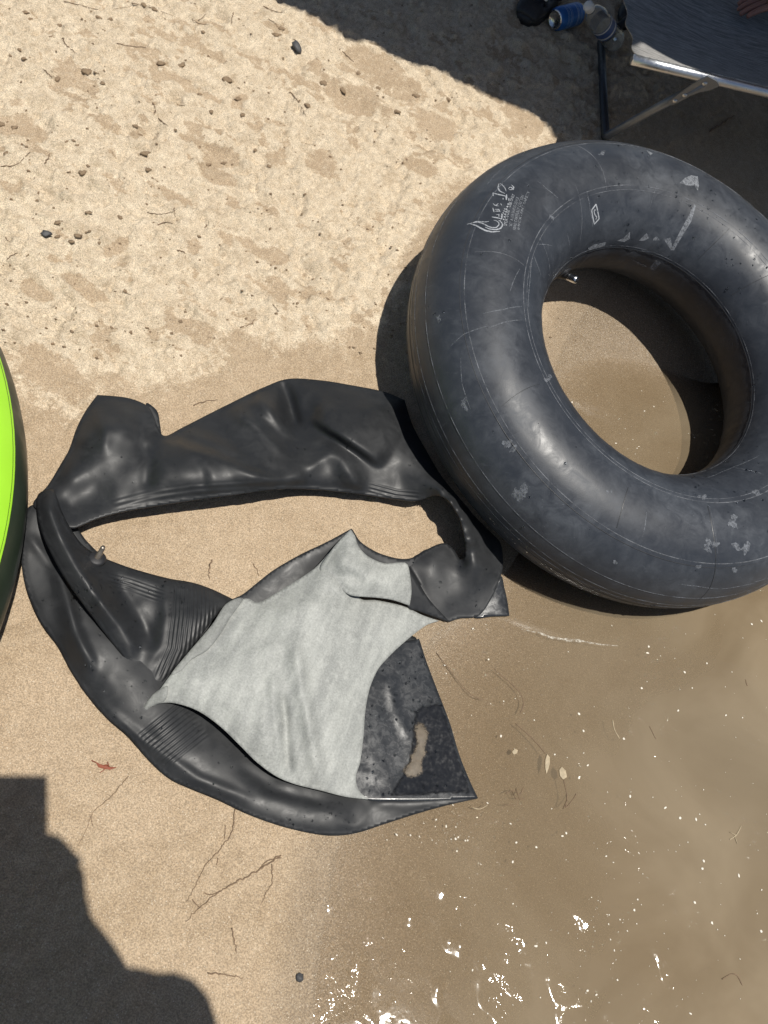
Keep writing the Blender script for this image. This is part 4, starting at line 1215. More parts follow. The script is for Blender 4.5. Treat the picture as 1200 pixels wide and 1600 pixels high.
def photographer():
    f = np.array([-.25, .97, 0]); r = np.array([.97, .25, 0])
    gz = .045
    feet = np.array([.26, -.44, gz])
    t = empty('person', tuple(feet))
    tag(t, 'person standing just out of frame holding a phone, only a shadow in view', 'person')
    pel = feet - f * .06 + np.array([0, 0, .93])
    ch = feet + f * .14 + np.array([0, 0, 1.22])
    nk = feet + f * .20 + np.array([0, 0, 1.42])
    hd = cast_pt(30, 1452, 1.54)
    sR, sL = nk + r * .18 - np.array([0, 0, .05]), nk - r * .18 - np.array([0, 0, .05])
    wR = CPOS + RT * .075 - UPV * .165 - AX * .045
    eR = cast_pt(178, 1575, 1.13)
    wL = CPOS - RT * .10 - UPV * .165 - AX * .045
    eL = np.array([-.22, -.34, 1.12])
    J = [(*pel, (.15, .11)), (*((pel + ch) / 2), (.14, .105)), (*ch, (.165, .115)), (*nk, .055)]
    Ed = [(0, 1), (1, 2), (2, 3)]
    def add(p, rad, to):
        J.append((*p, rad)); Ed.append((to, len(J) - 1)); return len(J) - 1
    a = add(sR, .062, 2); a = add((sR + eR) / 2, .050, a); a = add(eR, .043, a); a = add((eR + wR) / 2, .040, a); ar = add(wR, .029, a)
    a = add(sL, .062, 2); a = add((sL + eL) / 2, .050, a); a = add(eL, .043, a); a = add((eL + wL) / 2, .040, a); al = add(wL, .029, a)
    for s in (-1, 1):
        hip = pel + r * s * .09 - np.array([0, 0, .06])
        kn = feet + r * s * .10 + f * .02 + np.array([0, 0, .48])
        an = feet + r * s * .11 + np.array([0, 0, .09])
        a = add(hip, .088, 0); a = add((hip + kn) / 2, .074, a); a = add(kn, .055, a); a = add((kn + an) / 2 + np.array([0, 0, .05]) - f * .015, .052, a); a = add(an, .036, a)
        add(an - f * .03 - np.array([0, 0, .05]), .034, a)
        a = add(an + f * .09 - np.array([0, 0, .055]), (.040, .028), a); add(an + f * .17 - np.array([0, 0, .066]), (.040, .020), a)
    J2, E2 = hand(t, wR, UPV * 1.0 - RT * .12 - AX * .05, -AX, -RT, 1.1)
    J, Ed = merge(J, Ed, J2, E2, ar)
    J2, E2 = hand(t, wL, UPV * 1.0 + RT * .12 - AX * .05, -AX, RT, 1.1)
    J, Ed = merge(J, Ed, J2, E2, al)
    # head with jaw, nose and ears in the same surface
    n0 = len(J)
    J += [(*(nk + np.array([0, 0, .05]) + f * .02), .056), (*(hd - np.array([0, 0, .02])), (.075, .088)), (*(hd + np.array([0, 0, .07])), (.078, .092)), (*(hd + f * .085 - np.array([0, 0, .035])), .016)]
    Ed += [(3, n0), (n0, n0 + 1), (n0 + 1, n0 + 2), (n0 + 1, n0 + 3)]
    body = skin_body('body', J, Ed, M['skin'], t)
    # clothing: shirt and shorts as slightly larger skins over the trunk
    JS = [(*(pel + np.array([0, 0, .02])), (.17, .13)), (*((pel + ch) / 2), (.165, .13)), (*ch, (.185, .135)), (*(nk - np.array([0, 0, .04])), .075), (*sR, .082), (*((sR + eR) / 2), .072), (*sL, .082), (*((sL + eL) / 2), .072)]
    skin_body('shirt', JS, [(0, 1), (1, 2), (2, 3), (2, 4), (4, 5), (2, 6), (6, 7)], M['shirt'], t)
    JP = [(*pel, (.168, .13))]
    EP = []
    for s in (-1, 1):
        hip = pel + r * s * .09 - np.array([0, 0, .08]); kn = feet + r * s * .10 + f * .02 + np.array([0, 0, .52])
        i = len(JP); JP += [(*hip, .105), (*((hip + kn) / 2), .095), (*kn, .09)]
        EP += [(0, i), (i, i + 1), (i + 1, i + 2)]
    skin_body('shorts', JP, EP, M['shorts'], t)
    b = MB(); b.lathe([(.0001, .145), (.05, .138), (.082, .105), (.098, .05), (.100, .01), (.095, -.02)], hd + np.array([0, 0, -.005]) - f * .01, (0, 0, 1), 24); b.build('hair', M['hair'], t)
    # phone: the camera looks out of the lens at its top corner
    ph = empty('phone', tuple(CPOS - AX * .012))
    tag(ph, 'black phone held level in the hands of the standing person', 'phone')
    def slab(x0, x1, y0, y1, d0, d1, name, mat):
        q = [CPOS + RT * x + UPV * y - AX * d for d in (d0, d1) for (x, y) in ((x0, y0), (x1, y0), (x1, y1), (x0, y1))]
        b = MB(); b.add(q, [(0, 1, 2, 3), (7, 6, 5, 4), (0, 4, 5, 1), (1, 5, 6, 2), (2, 6, 7, 3), (3, 7, 4, 0)])
        o = b.build(name, mat, ph, smooth=False)
        bv = o.modifiers.new('b', 'BEVEL'); bv.width = .003; bv.segments = 3
    slab(-.050, .030, -.135, .034, .006, .015, 'phone_body', M['black'])
    slab(-.046, .026, -.130, .026, .0152, .0158, 'screen', M['black'])
photographer()

def sitter():
    """someone sitting on the lounger: only a hand and a knee reach the corner of the frame"""
    seat = LE + LD * .78 + LC * .72 + np.array([0, 0, .0])
    t = empty('person', (seat[0], seat[1], float(ground_base(np.array([seat[0]]), np.array([seat[1]]))[0])))
    tag(t, 'person in dark shorts sitting on the lounger, hand resting on the grey sling', 'person')
    up = np.array([0, 0, 1.0])
    fw = -LC / np.linalg.norm(LC); sd = -LD
    pel = seat + up * .11
    ch = pel + up * .34 + sd * .02
    nk = pel + up * .55 + fw * .02
    J = [(*pel, (.15, .12)), (*((pel + ch) / 2), (.14, .11)), (*ch, (.16, .115)), (*nk, .055), (*(nk + up * .09), (.072, .085)), (*(nk + up * .19), (.076, .09))]
    Ed = [(0, 1), (1, 2), (2, 3), (3, 4), (4, 5)]
    def add(p, rad, to):
        J.append((*p, rad)); Ed.append((to, len(J) - 1)); return len(J) - 1
    hp = unproj([(1192, 6)], seat[2] + .03)[0]
    wr = hp + LD * .07 + up * .02 + LC * .03
    s1, s2 = nk + sd * .18 - up * .06, nk - sd * .18 - up * .06
    el = (s1 + wr) / 2 + sd * .04 - fw * .06
    a = add(s1, .06, 2); a = add((s1 + el) / 2, .05, a); a = add(el, .042, a); aw = add(wr, .03, a)
    e2 = s2 - up * .26 - sd * .05; w2 = pel + fw * .28 - sd * .12 + up * .06
    a = add(s2, .06, 2); a = add(e2, .044, a); add(w2, .03, a)
    for s in (-.55, 1):
        hip = pel + LD * s * .10 - up * .02
        kn = pel + LD * s * .14 + up * .03 + (-fw) * .38
        an = kn - up * .36 - fw * .10
        an[2] = seat[2] - .22
        a = add(hip, .09, 0); a = add((hip + kn) / 2, .075, a); a = add(kn, .056, a); a = add((kn + an) / 2, .05, a); a = add(an, .036, a); add(an - fw * .15 - up * .04, (.038, .022), a)
    J2, E2 = hand(t, wr, sd * 1.0 + fw * .35 - up * .12, fw, -up, .35)
    J, Ed = merge(J, Ed, J2, E2, aw)
    skin_body('body', J, Ed, M['skin'], t)
    JP = [(*pel, (.20, .18)), (*(pel + up * .12), (.185, .17)), (*ch, (.20, .165)), (*(nk - up * .04), .085)]
    EP = [(0, 1), (1, 2), (2, 3)]
    for s in (-.55, 1):
        i = len(JP); JP += [(*(pel + LD * s * .10 - up * .02), .106), (*(pel + LD * s * .13 + up * .02 - fw * .30), .09)]; EP += [(0, i), (i, i + 1)]
    skin_body('shorts_and_shirt', JP, EP, M['shirt'], t)
    b = MB(); b.lathe([(.0001, .10), (.06, .09), (.088, .05), (.096, 0), (.09, -.04)], nk + up * .18 - fw * .012, (0, 0, 1), 24); b.build('hair', M['hair'], t)
sitter()

# ------------------------------------------------------------------ can, bottle and shoes in the shade
def can():
    a, b_ = on_ground([(866, 31)], .033)[0], on_ground([(918, 22)], .033)[0]
    ax = b_ - a; ax[2] = 0; ax /= np.linalg.norm(ax)
    L, r = .122, .033
    a = a + np.array([0, 0, 0])
    t = empty('drink_can', tuple(a - np.array([0, 0, r])))
    tag(t, 'blue drink can with silver base lying on its side in the shade', 'can')
    b = MB(); b.lathe([(.0275, .004), (.0305, .009), (r, .015), (r, .104), (.0305, .111)], a, ax, 36); body = b.build('can_body', M['canblue'], t)
    b = MB(); b.lathe([(.0001, .010), (.014, .0085), (.022, .0035), (.0245, 0), (.0275, .0042)], a, ax, 36); b.build('can_base', M['chrome'], t)
    b = MB(); b.lathe([(.0305, .111), (.0275, .117), (.0275, .120), (.0255, .1205), (.025, .117), (.0001, .117)], a, ax, 36); b.build('can_lid', M['gold'], t)
    for h, w in ((.030, .0016), (.036, .0010), (.044, .0022), (.051, .0010), (.075, .003), (.082, .0012), (.092, .0018)):
        b = MB(); b.lathe([(r + .0002, h), (r + .0005, h + w * .5), (r + .0002, h + w)], a, ax, 36); b.build('printed_band', M['canline'], body)
can()
def bottle():
    p0 = on_ground([(962, 66)], .034)[0]          # base, near the lounger's leg
    p1 = unproj([(918, 8)], p0[2] + .135)[0]        # cap
    ax = p1 - p0; L = np.linalg.norm(ax); ax /= L
    k = L / .205
    t = empty('water_bottle', tuple(p0))
    tag(t, 'clear plastic water bottle with white cap leaning beside the blue can', 'bottle')
    r = .033
    prof = [(.0001, .008), (.018, .004), (.028, 0), (r, .012)]
    for h in np.linspace(.02, .065, 6): prof += [(r, h * k), (r - .0018, (h + .004) * k)]
    prof += [(r, .072 * k), (r, .118 * k), (r - .002, .124 * k), (r, .130 * k), (.030, .150 * k), (.022, .170 * k), (.0145, .180 * k), (.0135, .188 * k)]
    b = MB(); b.lathe(prof, p0, ax, 36); o = b.build('bottle_body', M['clear'], t)
    md = o.modifiers.new('t', 'SOLIDIFY'); md.thickness = .0006
    b = MB(); b.lathe([(r + .0005, .074 * k), (r + .0006, .116 * k)], p0, ax, 36); lb = b.build('bottle_label', M['label'], t)
    for h in (.080, .108): b = MB(); b.lathe([(r + .0010, h * k), (r + .0010, (h + .005) * k)], p0, ax, 36); b.build('label_stripe', M['white'], lb)
    b = MB(); b.lathe([(.0145, .186 * k), (.0150, .188 * k), (.0150, .202 * k), (.0135, .2045 * k), (.0001, .205 * k)], p0, ax, 24); b.build('bottle_cap', M['white'], t)
bottle()
def clog(name, toe_px, heel_px, label, charms):
    a, h = on_ground([toe_px])[0], on_ground([heel_px])[0]
    fw = a - h; fw[2] = 0; L = .27; fw /= np.linalg.norm(fw)
    sd = np.array([-fw[1], fw[0], 0]); up = np.array([0, 0, 1.0])
    t = empty(name, tuple(a - fw * L / 2))
    tag(t, label, 'shoe', 'pair of black clogs')
    def wd(s): return .052 * (1 - abs(2 * s - 1.08) ** 3.2) ** .5 * (.82 + .22 * s) if abs(2 * s - 1.08) < 1 else .012
    # sole
    vs, n = [], 28
    for z, g in ((0, .94), (.012, 1.0), (.026, .98)):
        for k in range(n):
            an = 2 * math.pi * k / n
            s = .5 + .5 * math.cos(an)
            w = wd(min(.985, max(.03, s))) * (1 if math.sin(an) > 0 else -1) * abs(math.sin(an)) ** .25
            vs.append(a - fw * L * (1 - s) + sd * w * g + up * z)
    fs = [tuple(range(n))[::-1], tuple(range(2 * n, 3 * n))] + [(i * n + k, i * n + (k + 1) % n, (i + 1) * n + (k + 1) % n, (i + 1) * n + k) for i in range(2) for k in range(n)]
    b = MB(); b.add(vs, fs); b.build('sole', M['black'], t)
    # rounded toe box over the front half
    vs, m_, q_ = [], 14, 14
    for i in range(m_ + 1):
        s = .40 + .59 * i / m_
        hh = .075 * (1 - ((s - .45) / .56) ** 2.4) ** .55 if s > .45 else .075
        for k in range(q_ + 1):
            an = math.pi * k / q_
            vs.append(a - fw * L * (1 - s) + sd * wd(min(s, .985)) * math.cos(an) * 1.02 + up * (.024 + max(.004, hh - .02) * math.sin(an) ** .8))
    fs = []
    for i in range(m_):
        for k in range(q_):
            if 3 <= i <= 10 and i % 3 == 0 and 3 <= k <= 10 and k % 3 == 0: continue      # ventilation holes
            fs.append((i * (q_ + 1) + k, (i + 1) * (q_ + 1) + k, (i + 1) * (q_ + 1) + k + 1, i * (q_ + 1) + k + 1))
    b = MB(); b.add(vs, fs); o = b.build('toe_box', M['black'], t)
    md = o.modifiers.new('t', 'SOLIDIFY'); md.thickness = .004
    # heel strap
    b = MB(); b.tube([a - fw * L * (1 - s) + sd * w + up * z for s, w, z in ((.45, .05, .05), (.25, .05, .055), (.06, .036, .062), (.0, 0, .066), (.06, -.036, .062), (.25, -.05, .055), (.45, -.05, .05))], .008, 8); b.build('heel_strap', M['black'], t)
    for (s, k) in charms:
        p = a - fw * L * (1 - s) + sd * wd(s) * math.cos(math.pi * k) * .95 + up * (.026 + .056 * math.sin(math.pi * k) ** .8)
        n_ = sd * math.cos(math.pi * k) + up * math.sin(math.pi * k)
        b = MB()
        for q in range(5):
            an = 2 * math.pi * q / 5
            b.lathe([(.0001, .008), (.004, .006), (.0055, .003), (.0045, 0)], p + (fw * math.cos(an) + np.cross(n_, fw) * math.sin(an)) * .0065, n_, 10)
        b.build('white_charm', M['white'], t)
clog('clog_shoe', (815, 38), (880, -26), 'black foam clog with white charms lying beside the blue can', [(.84, .42), (.78, .62), (.86, .70), (.74, .45), (.80, .30)])
clog('clog_shoe', (975, 48), (1010, -10), 'black foam clog half hidden behind the lounger leg', [])

# ------------------------------------------------------------------ sticks, clods, pebbles on the sand
def open_curve(px, n=4):
    p = np.asarray(px, float)
    if len(p) < 3:
        m = (p[0] + p[1]) / 2 + np.array([p[1][1] - p[0][1], p[0][0] - p[1][0]]) * RNG.uniform(-.12, .12)
        p = np.array([p[0], m, p[1]])
    q = np.concatenate([[2 * p[0] - p[1]], p, [2 * p[-1] - p[-2]]])
    out = []
    for i in range(len(p) - 1):
        p0, p1, p2, p3 = q[i:i + 4]
        for k in range(n):
            t = k / n
            out.append(.5 * ((2 * p1) + (-p0 + p2) * t + (2 * p0 - 5 * p1 + 4 * p2 - p3) * t * t + (-p0 + 3 * p1 - 3 * p2 + p3) * t ** 3))
    out.append(p[-1])
    return np.array(out)
def twig(px, rad, mat, label, cat='twig', group=None, z=.001, name='twig', extra=(), floor=-.002):
    P = on_ground(open_curve(px), z, floor)
    pts = []
    for i in range(len(P) - 1):
        for k in range(2):
            q = P[i] + (P[i + 1] - P[i]) * k / 2
            pts.append(q + np.array([RNG.normal(), RNG.normal(), abs(RNG.normal()) * .6]) * rad * .7)
    pts.append(P[-1])
    n = len(pts)
    b = MB(); b.tube(pts, [rad * (1 - .65 * i / n) * RNG.uniform(.8, 1.2) for i in range(n)], 6)
    for e in extra:
        Q = on_ground(open_curve(e), z, floor); b.tube(list(Q), [rad * .6] * (len(Q) - 1) + [rad * .3], 5)
    o = b.build(name, mat, None)
    return tag(o, label, cat, group)
G_T = 'dry twigs on the sand'
twig([(440, 1335), (405, 1358), (375, 1375), (345, 1392), (312, 1418), (290, 1440)], .0014, M['twig'], 'long dark root crossing the damp sand below the burst tube', 'root', name='root', extra=[[(405, 1358), (418, 1345), (440, 1340)], [(345, 1392), (330, 1398), (318, 1395)], [(312, 1418), (300, 1405)]])
twig([(367, 1265), (362, 1300), (345, 1325), (322, 1352), (303, 1388), (290, 1410)], .0011, M['twig'], 'thin root running from the burst tube down the damp sand', 'root', name='root', extra=[[(352, 1290), (350, 1312)], [(340, 1340), (338, 1352)]])
twig([(200, 1212), (178, 1240), (145, 1270), (138, 1290), (120, 1325)], .0008, M['twig'], 'faint hair-thin root beside the red leaf', 'root', name='root', extra=[[(142, 1275), (146, 1292)]])
twig([(425, 1350), (424, 1380), (415, 1395), (410, 1410)], .0009, M['twig'], 'short bent root near the wet sand edge', 'root', name='root')
twig([(362, 1450), (368, 1480), (370, 1490)], .0011, M['twig'], 'tiny upright root on damp sand above the shadow', 'root', name='root')
twig([(325, 1520), (352, 1522), (380, 1528)], .0012, M['twig'], 'short pale root near the bottom of the damp sand', 'root', name='root')
tw = [[(100, 2), (125, 8), (160, 16), (205, 10)], [(200, 3), (235, 12), (270, 25)], [(298, 5), (330, 8)], [(300, 30), (326, 38)], [(310, 32), (322, 22)], [(97, 60), (105, 72), (118, 82)], [(183, 68), (205, 72), (228, 74)], [(238, 160), (243, 175), (230, 185), (226, 190)],
      [(273, 161), (292, 164)], [(248, 185), (262, 196)], [(2, 260), (25, 257), (47, 238)], [(70, 256), (78, 240)], [(68, 108), (82, 122)], [(5, 415), (15, 402), (28, 395)], [(230, 332), (252, 335), (272, 330)], [(246, 352), (270, 349)], [(272, 325), (278, 345)], [(320, 355), (326, 345)],
      [(426, 475), (436, 487)], [(376, 512), (392, 506), (398, 498)], [(302, 633), (318, 628), (340, 625)], [(8, 370), (14, 378)], [(276, 392), (288, 394), (289, 404)], [(178, 455), (205, 461)], [(455, 145), (470, 165), (478, 182)], [(420, 30), (436, 45)], [(412, 10), (445, 20)], [(535, 80), (553, 97)], [(365, 20), (362, 38)]]
where = ['top left corner', 'upper left edge', 'top edge left of centre', 'dark clods at the top', 'forked stick at the top', 'upper left pebbles', 'small curled straw', 'looped stalk', 'short straight stick', 'pale seed', 'curved stick at left edge', 'two crossed bits', 'grey stub', 'dark stub at left edge']
for i, q in enumerate(tw):
    twig(q, random.uniform(.0008, .0015), M['twig'], 'thin brown dry twig ' + ('along the top edge of the dry sand' if q[0][1] < 50 else 'beside the canopy shadow' if q[0][0] > 400 else 'in the damp tongue above the burst tube' if q[0][1] > 470 else 'near the left edge of the dry sand' if q[0][0] < 90 else 'in the lower dry sand above the float' if q[0][1] > 300 else 'in the middle of the upper dry sand'), 'twig', G_T)
twig([(150, 862), (152, 861)], .001, M['twig'], 'tiny twig stub beside the burst tube valve', 'twig') if False else None
twig([(330, 875), (327, 890), (328, 905)], .0014, M['twig'], 'short dark twig on damp sand inside the ring of the burst tube', 'twig')
twig([(395, 880), (402, 892), (404, 900)], .0009, M['twig'], 'bent thin twig beside the grey lining tip', 'twig')
twig([(1110, 205), (1130, 192), (1147, 180)], .003, M['twig'], 'dark stick in the shade under the lounger', 'stick', name='stick')

def lump(p, r, mat, name, seed=0, flat=.6, sub=2):
    bm = bmesh.new(); bmesh.ops.create_icosphere(bm, subdivisions=sub, radius=1)
    rr = random.Random(seed)
    ox, oy = rr.uniform(0, 90), rr.uniform(0, 90)
    st = rr.uniform(.75, 1.35); ang = rr.uniform(0, 3.14)
    for v in bm.verts:
        c = v.co
        k = 1 + .8 * (float(fbm(np.array([c.x * 1.1 + ox + c.z]), np.array([c.y * 1.1 + oy - c.z * .7]), 1.3, 3, seed)[0]) - .5) * 2
        x, y = c.x * k * st, c.y * k / st
        v.co = Vector((p[0] + r * (x * math.cos(ang) - y * math.sin(ang)), p[1] + r * (x * math.sin(ang) + y * math.cos(ang)), p[2] + r * c.z * k * flat))
    me = bpy.data.meshes.new(name); bm.to_mesh(me); bm.free()
    me.polygons.foreach_set('use_smooth', [True] * len(me.polygons))
    me.materials.append(mat)
    o = bpy.data.objects.new(name, me); COL.objects.link(o)
    return o
G_C = 'damp sand clods on the dry sand'
cl = [(135, 113, 9), (151, 113, 5), (90, 124, 6), (160, 130, 6), (18, 87, 5), (31, 78, 4), (38, 92, 6), (93, 40, 5), (355, 126, 10), (372, 155, 9), (377, 180, 7), (283, 103, 8), (250, 100, 9), (235, 202, 8), (219, 212, 5), (211, 198, 5), (273, 203, 4), (228, 240, 8), (232, 265, 6), (130, 270, 9), (138, 260, 5), (120, 228, 4), (104, 222, 4), (115, 220, 4), (108, 268, 5), (432, 55, 8), (440, 45, 6), (138, 333, 6), (122, 368, 7), (92, 348, 7),
      (110, 378, 6), (140, 362, 4), (155, 380, 4), (90, 370, 5), (188, 340, 5), (195, 455, 5), (174, 512, 4), (205, 520, 5), (230, 513, 4), (112, 518, 4), (536, 142, 9), (590, 138, 7), (505, 130, 8), (480, 165, 7), (650, 150, 7), (700, 155, 6), (560, 115, 6), (620, 175, 8), (340, 240, 6), (350, 255, 5), (325, 258, 6), (355, 500, 3), (400, 235, 5), (420, 260, 5), (330, 175, 5), (312, 148, 5), (318, 50, 5), (240, 14, 8), (225, 8, 7), (155, 28, 6), (172, 30, 6), (40, 20, 7), (48, 30, 5), (10, 240, 6), (2, 195, 8), (22, 200, 6)]
for i, (x, y, r) in enumerate(cl):
    p = on_ground([(x, y)])[0]
    dist = np.linalg.norm(p - CPOS)
    o = lump(p + np.array([0, 0, .001]), r * .58 * dist / FPX, M['clod'], 'sand_clod', i, .34)
    area = ('along the top edge left of the canopy shadow' if y < 60 else 'inside the ragged damp patch beside the canopy shadow' if x > 460 else 'right of the looped stalk' if x > 300 else 'around the looped stalk' if x > 180 and y < 300 else 'at the left edge of the dry sand' if x < 60 else 'in the scatter above the lime float' if y > 300 else 'in the upper left scatter')
    tag(o, ('larger' if r >= 7 else 'small') + ' brown clod of damp sand ' + area, 'clod', G_C)
p = on_ground([(463, 77)])[0]
tag(lump(p + np.array([0, 0, .006]), .014, M['stone'], 'pebble', 201, .8), 'dark grey pebble on pale sand near the canopy shadow', 'pebble')
p = on_ground([(71, 367)])[0]
tag(lump(p + np.array([0, 0, .003]), .008, M['stone'], 'pebble', 203, .6), 'small blue-black pebble on the dry sand at left', 'pebble')
p = on_ground([(502, 1590)])[0]
tag(lump(on_ground([(468, 1527)])[0] + np.array([0, 0, .001]), .006, M['stone'], 'pebble', 204, .6), 'tiny dark pebble on the wet sand at the water edge', 'pebble')
# loose crumbs that nobody could count
def crumbs():
    b = MB()
    n = 1500
    q = np.stack([RNG.uniform(0, 900, n), RNG.uniform(0, 560, n)], 1)
    P = on_ground(q)
    cm = fbm(P[:, 0], P[:, 1], 6, 3, 19)
    for p, c in zip(P, cm):
        if c < .47 and random.random() < .75: continue
        r = .0012 + .0035 * random.random() ** 3
        vs = [p + r * np.array(d) * np.array([random.uniform(.6, 1.4), random.uniform(.6, 1.4), random.uniform(.5, 1.0)]) for d in ((1, 0, .1), (0, 1, .1), (-1, 0, .1), (0, -1, .1), (0, 0, .9), (0, 0, -.6))]
        b.add(vs, [(0, 1, 4), (1, 2, 4), (2, 3, 4), (3, 0, 4), (1, 0, 5), (2, 1, 5), (3, 2, 5), (0, 3, 5)])
    tag(b.build('sand_crumbs', M['clod'], None), kind='stuff')
crumbs()
# disturbed damp sand at the burst tube's inner edge
# red dried leaf scrap
def leaf():
    P = on_ground([(150, 1192), (158, 1196), (166, 1194), (176, 1200), (183, 1199), (172, 1203), (162, 1201), (154, 1199)], .004)
    c = P.mean(0) + np.array([0, 0, .004])
    b = MB(); b.add([c] + list(P), [(0, 1 + k, 1 + (k + 1) % 8) for k in range(8)])
    b.tube(on_ground([(143, 1188), (155, 1194), (168, 1198)], .004), .0008, 5)
    b.tube(on_ground([(168, 1198), (160, 1205), (156, 1207)], .004), .0007, 5)
    b.tube(on_ground([(170, 1197), (168, 1190)], .004), .0007, 5)
    o = b.build('leaf_scrap', M['redleaf'], None); tag(o, 'small torn reddish brown dry leaf on damp sand at left', 'leaf')
leaf()

# ------------------------------------------------------------------ things floating on the water
def on_water(px, z=.0015):
    return unproj(px, z)
def flecks():
    b = MB()
    q = [tuple(v) for v in np.stack([RNG.uniform(690, 1200, 190), RNG.uniform(960, 1600, 190)], 1)] + [tuple(v) for v in np.stack([RNG.normal(985, 55, 40), RNG.normal(665, 40, 40)], 1)] + [tuple(v) for v in np.stack([RNG.normal(940, 45, 36), RNG.normal(1450, 40, 36)], 1)] + [tuple(v) for v in np.stack([RNG.uniform(570, 740, 50), RNG.uniform(1262, 1330, 50)], 1)]
    q += [(1070, 1050), (1088, 1280), (1100, 1345), (1098, 1357), (1155, 1368), (1190, 1455), (1086, 1410), (1113, 1442), (1063, 1278), (905, 1215), (985, 1244), (1012, 1020), (1014, 1010), (803, 1174), (912, 1142), (975, 1154), (905, 1115), (1003, 1075), (1060, 1110), (783, 1150), (1190, 970), (1175, 975), (1040, 1262), (838, 1478)]
    q = np.array(q)
    P = on_water(q)
    d = shore(P[:, 0], P[:, 1])
    for i, p in enumerate(P):
        if d[i] > -.015: continue
        big = i >= len(P) - 24
        r = (.0026 if big else .0005 + .0018 * random.random() ** 3)
        n = 7
        st = random.uniform(.7, 1.4); an0 = random.uniform(0, 3)
        vs = [p + np.array([0, 0, r * .5])]
        for k in range(n):
            an = 2 * math.pi * k / n
            x, y = math.cos(an) * st * random.uniform(.7, 1.1), math.sin(an) / st * random.uniform(.7, 1.1)
            vs.append(p + r * np.array([x * math.cos(an0) - y * math.sin(an0), x * math.sin(an0) + y * math.cos(an0), -.3]))
        b.add(vs, [(0, 1 + k, 1 + (k + 1) % n) for k in range(n)])
    tag(b.build('floating_flecks', M['foam'], None), kind='stuff')
flecks()
def float_twig(px, rad, mat, label, cat, name, extra=()):
    rad *= .75
    b = MB(); P = on_water(open_curve(px), .0004)
    b.tube(list(P), [rad * RNG.uniform(.7, 1.25) for _ in range(len(P) - 1)] + [rad * .4], 6)
    for e in extra: b.tube(list(on_water(e, .001)), rad * .7, 5)
    return tag(b.build(name, mat, None), label, cat)
float_twig([(957, 1125), (968, 1154)], .0016, M['straw'], 'pale straight straw floating on muddy water', 'straw', 'straw')
float_twig([(772, 1046), (795, 1065), (812, 1082), (818, 1100), (812, 1116)], .0011, M['twig'], 'thin curved rootlet floating near the torn rubber corner', 'root', 'floating_root')
float_twig([(805, 1130), (828, 1150), (842, 1165), (852, 1178)], .0011, M['twig'], 'thin rootlet ending in a pale pod on the muddy water', 'root', 'floating_root')
float_twig([(682, 1020), (705, 1050), (735, 1085), (758, 1094)], .0008, M['twig'], 'faint long rootlet beside the wet rubber edge', 'root', 'floating_root')
float_twig([(880, 1215), (886, 1245), (884, 1262), (898, 1245), (900, 1240)], .0013, M['twig'], 'hooked brown stalk hanging from a pale leaf bit on the water', 'stalk', 'floating_stalk', extra=[[(886, 1250), (880, 1264)]])
float_twig([(790, 1240), (803, 1235), (812, 1242), (818, 1230)], .0012, M['twig'], 'tangle of dark rootlets floating below the rubber corner', 'root', 'floating_root', extra=[[(800, 1236), (806, 1248), (820, 1248)], [(786, 1258), (804, 1258)], [(806, 1232), (812, 1250)]])
float_twig([(1140, 1312), (1150, 1305), (1156, 1295), (1158, 1290)], .0013, M['straw'], 'pale forked stalk floating near the right edge', 'stalk', 'floating_stalk', extra=[[(1150, 1305), (1140, 1300)], [(1148, 1307), (1152, 1318)]])
float_twig([(1165, 1062), (1168, 1072)], .0012, M['twig'], 'tiny dark stick on the water at the right edge', 'stick', 'stick')
float_twig([(1015, 1135), (1020, 1145), (1025, 1155)], .0009, M['twig'], 'tiny dark stick on the water beside the pale straw', 'stick', 'stick')
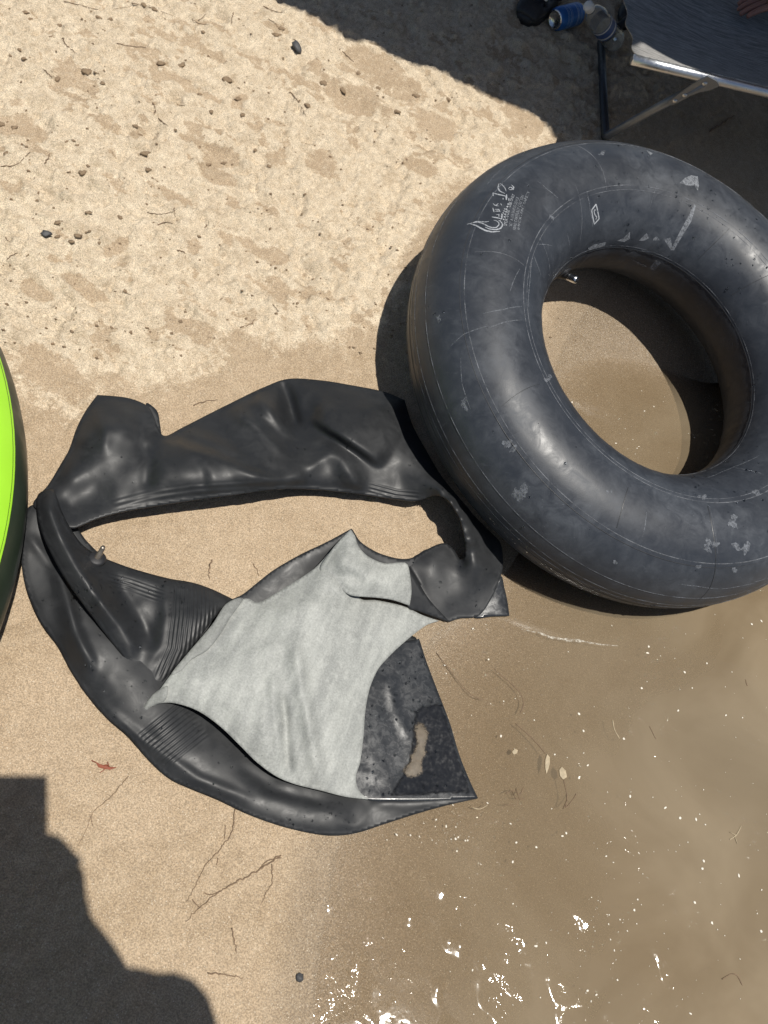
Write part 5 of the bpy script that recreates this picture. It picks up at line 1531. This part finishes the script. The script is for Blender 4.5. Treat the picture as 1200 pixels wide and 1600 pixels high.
float_twig([(1128, 1530), (1142, 1522), (1152, 1525), (1160, 1540)], .0012, M['twig'], 'curled dark rootlet on the water near the bottom right', 'root', 'floating_root')
float_twig([(738, 1262), (750, 1264), (762, 1258)], .0012, M['straw'], 'pale curl of straw under the rubber corner tip', 'straw', 'straw')
def leaf_bit(px, label):
    P = on_water(px, .002); c = P.mean(0) + np.array([0, 0, .002]); n = len(P)
    b = MB(); b.add([c] + list(P), [(0, 1 + k, 1 + (k + 1) % n) for k in range(n)])
    tag(b.build('floating_leaf', M['straw'], None), label, 'leaf')
leaf_bit([(874, 1203), (878, 1198), (884, 1204), (886, 1214), (880, 1218), (875, 1212)], 'pale round leaf bit floating with a stalk on muddy water')
leaf_bit([(852, 1188), (855, 1178), (859, 1183), (859, 1193), (857, 1201), (854, 1209), (852, 1200)], 'pale shining pod floating beside the leaf bit')
leaf_bit([(800, 1175), (804, 1170), (809, 1172), (808, 1177), (803, 1179)], 'small white scrap floating left of the pale pod')
# thin line of foam pushed up by a ripple
def foam_line(px, w, label_):
    P = on_water(px, .002)
    pts = []
    for i in range(len(P) - 1):
        for k in range(6): pts.append(P[i] + (P[i + 1] - P[i]) * k / 6)
    pts.append(P[-1]); pts = np.array(pts)
    T = np.gradient(pts, axis=0); T /= np.linalg.norm(T, axis=1)[:, None]
    Bn = np.cross(T, [0, 0, 1])
    n = len(pts)
    ws = w * np.sin(np.linspace(.1, np.pi - .1, n)) * RNG.uniform(.35, 1.2, n)
    vs = np.concatenate([pts + Bn * ws[:, None] - np.array([0, 0, .002]), pts + np.array([0, 0, .001]), pts - Bn * ws[:, None] - np.array([0, 0, .002])])
    fs = []
    for i in range(n - 1): fs += [(i, i + 1, n + i + 1, n + i), (n + i, n + i + 1, 2 * n + i + 1, 2 * n + i)]
    o = mesh_obj('foam_line', vs, fs, M['foamline']); tag(o, kind='stuff')
foam_line([(815, 983), (845, 989), (860, 995), (885, 999), (910, 1001), (935, 1006), (965, 1009)], .0035, '')
foam_line([(700, 1128), (706, 1142), (712, 1165), (716, 1180)], .0020, '')
# ------------------------------------------------------------------ END
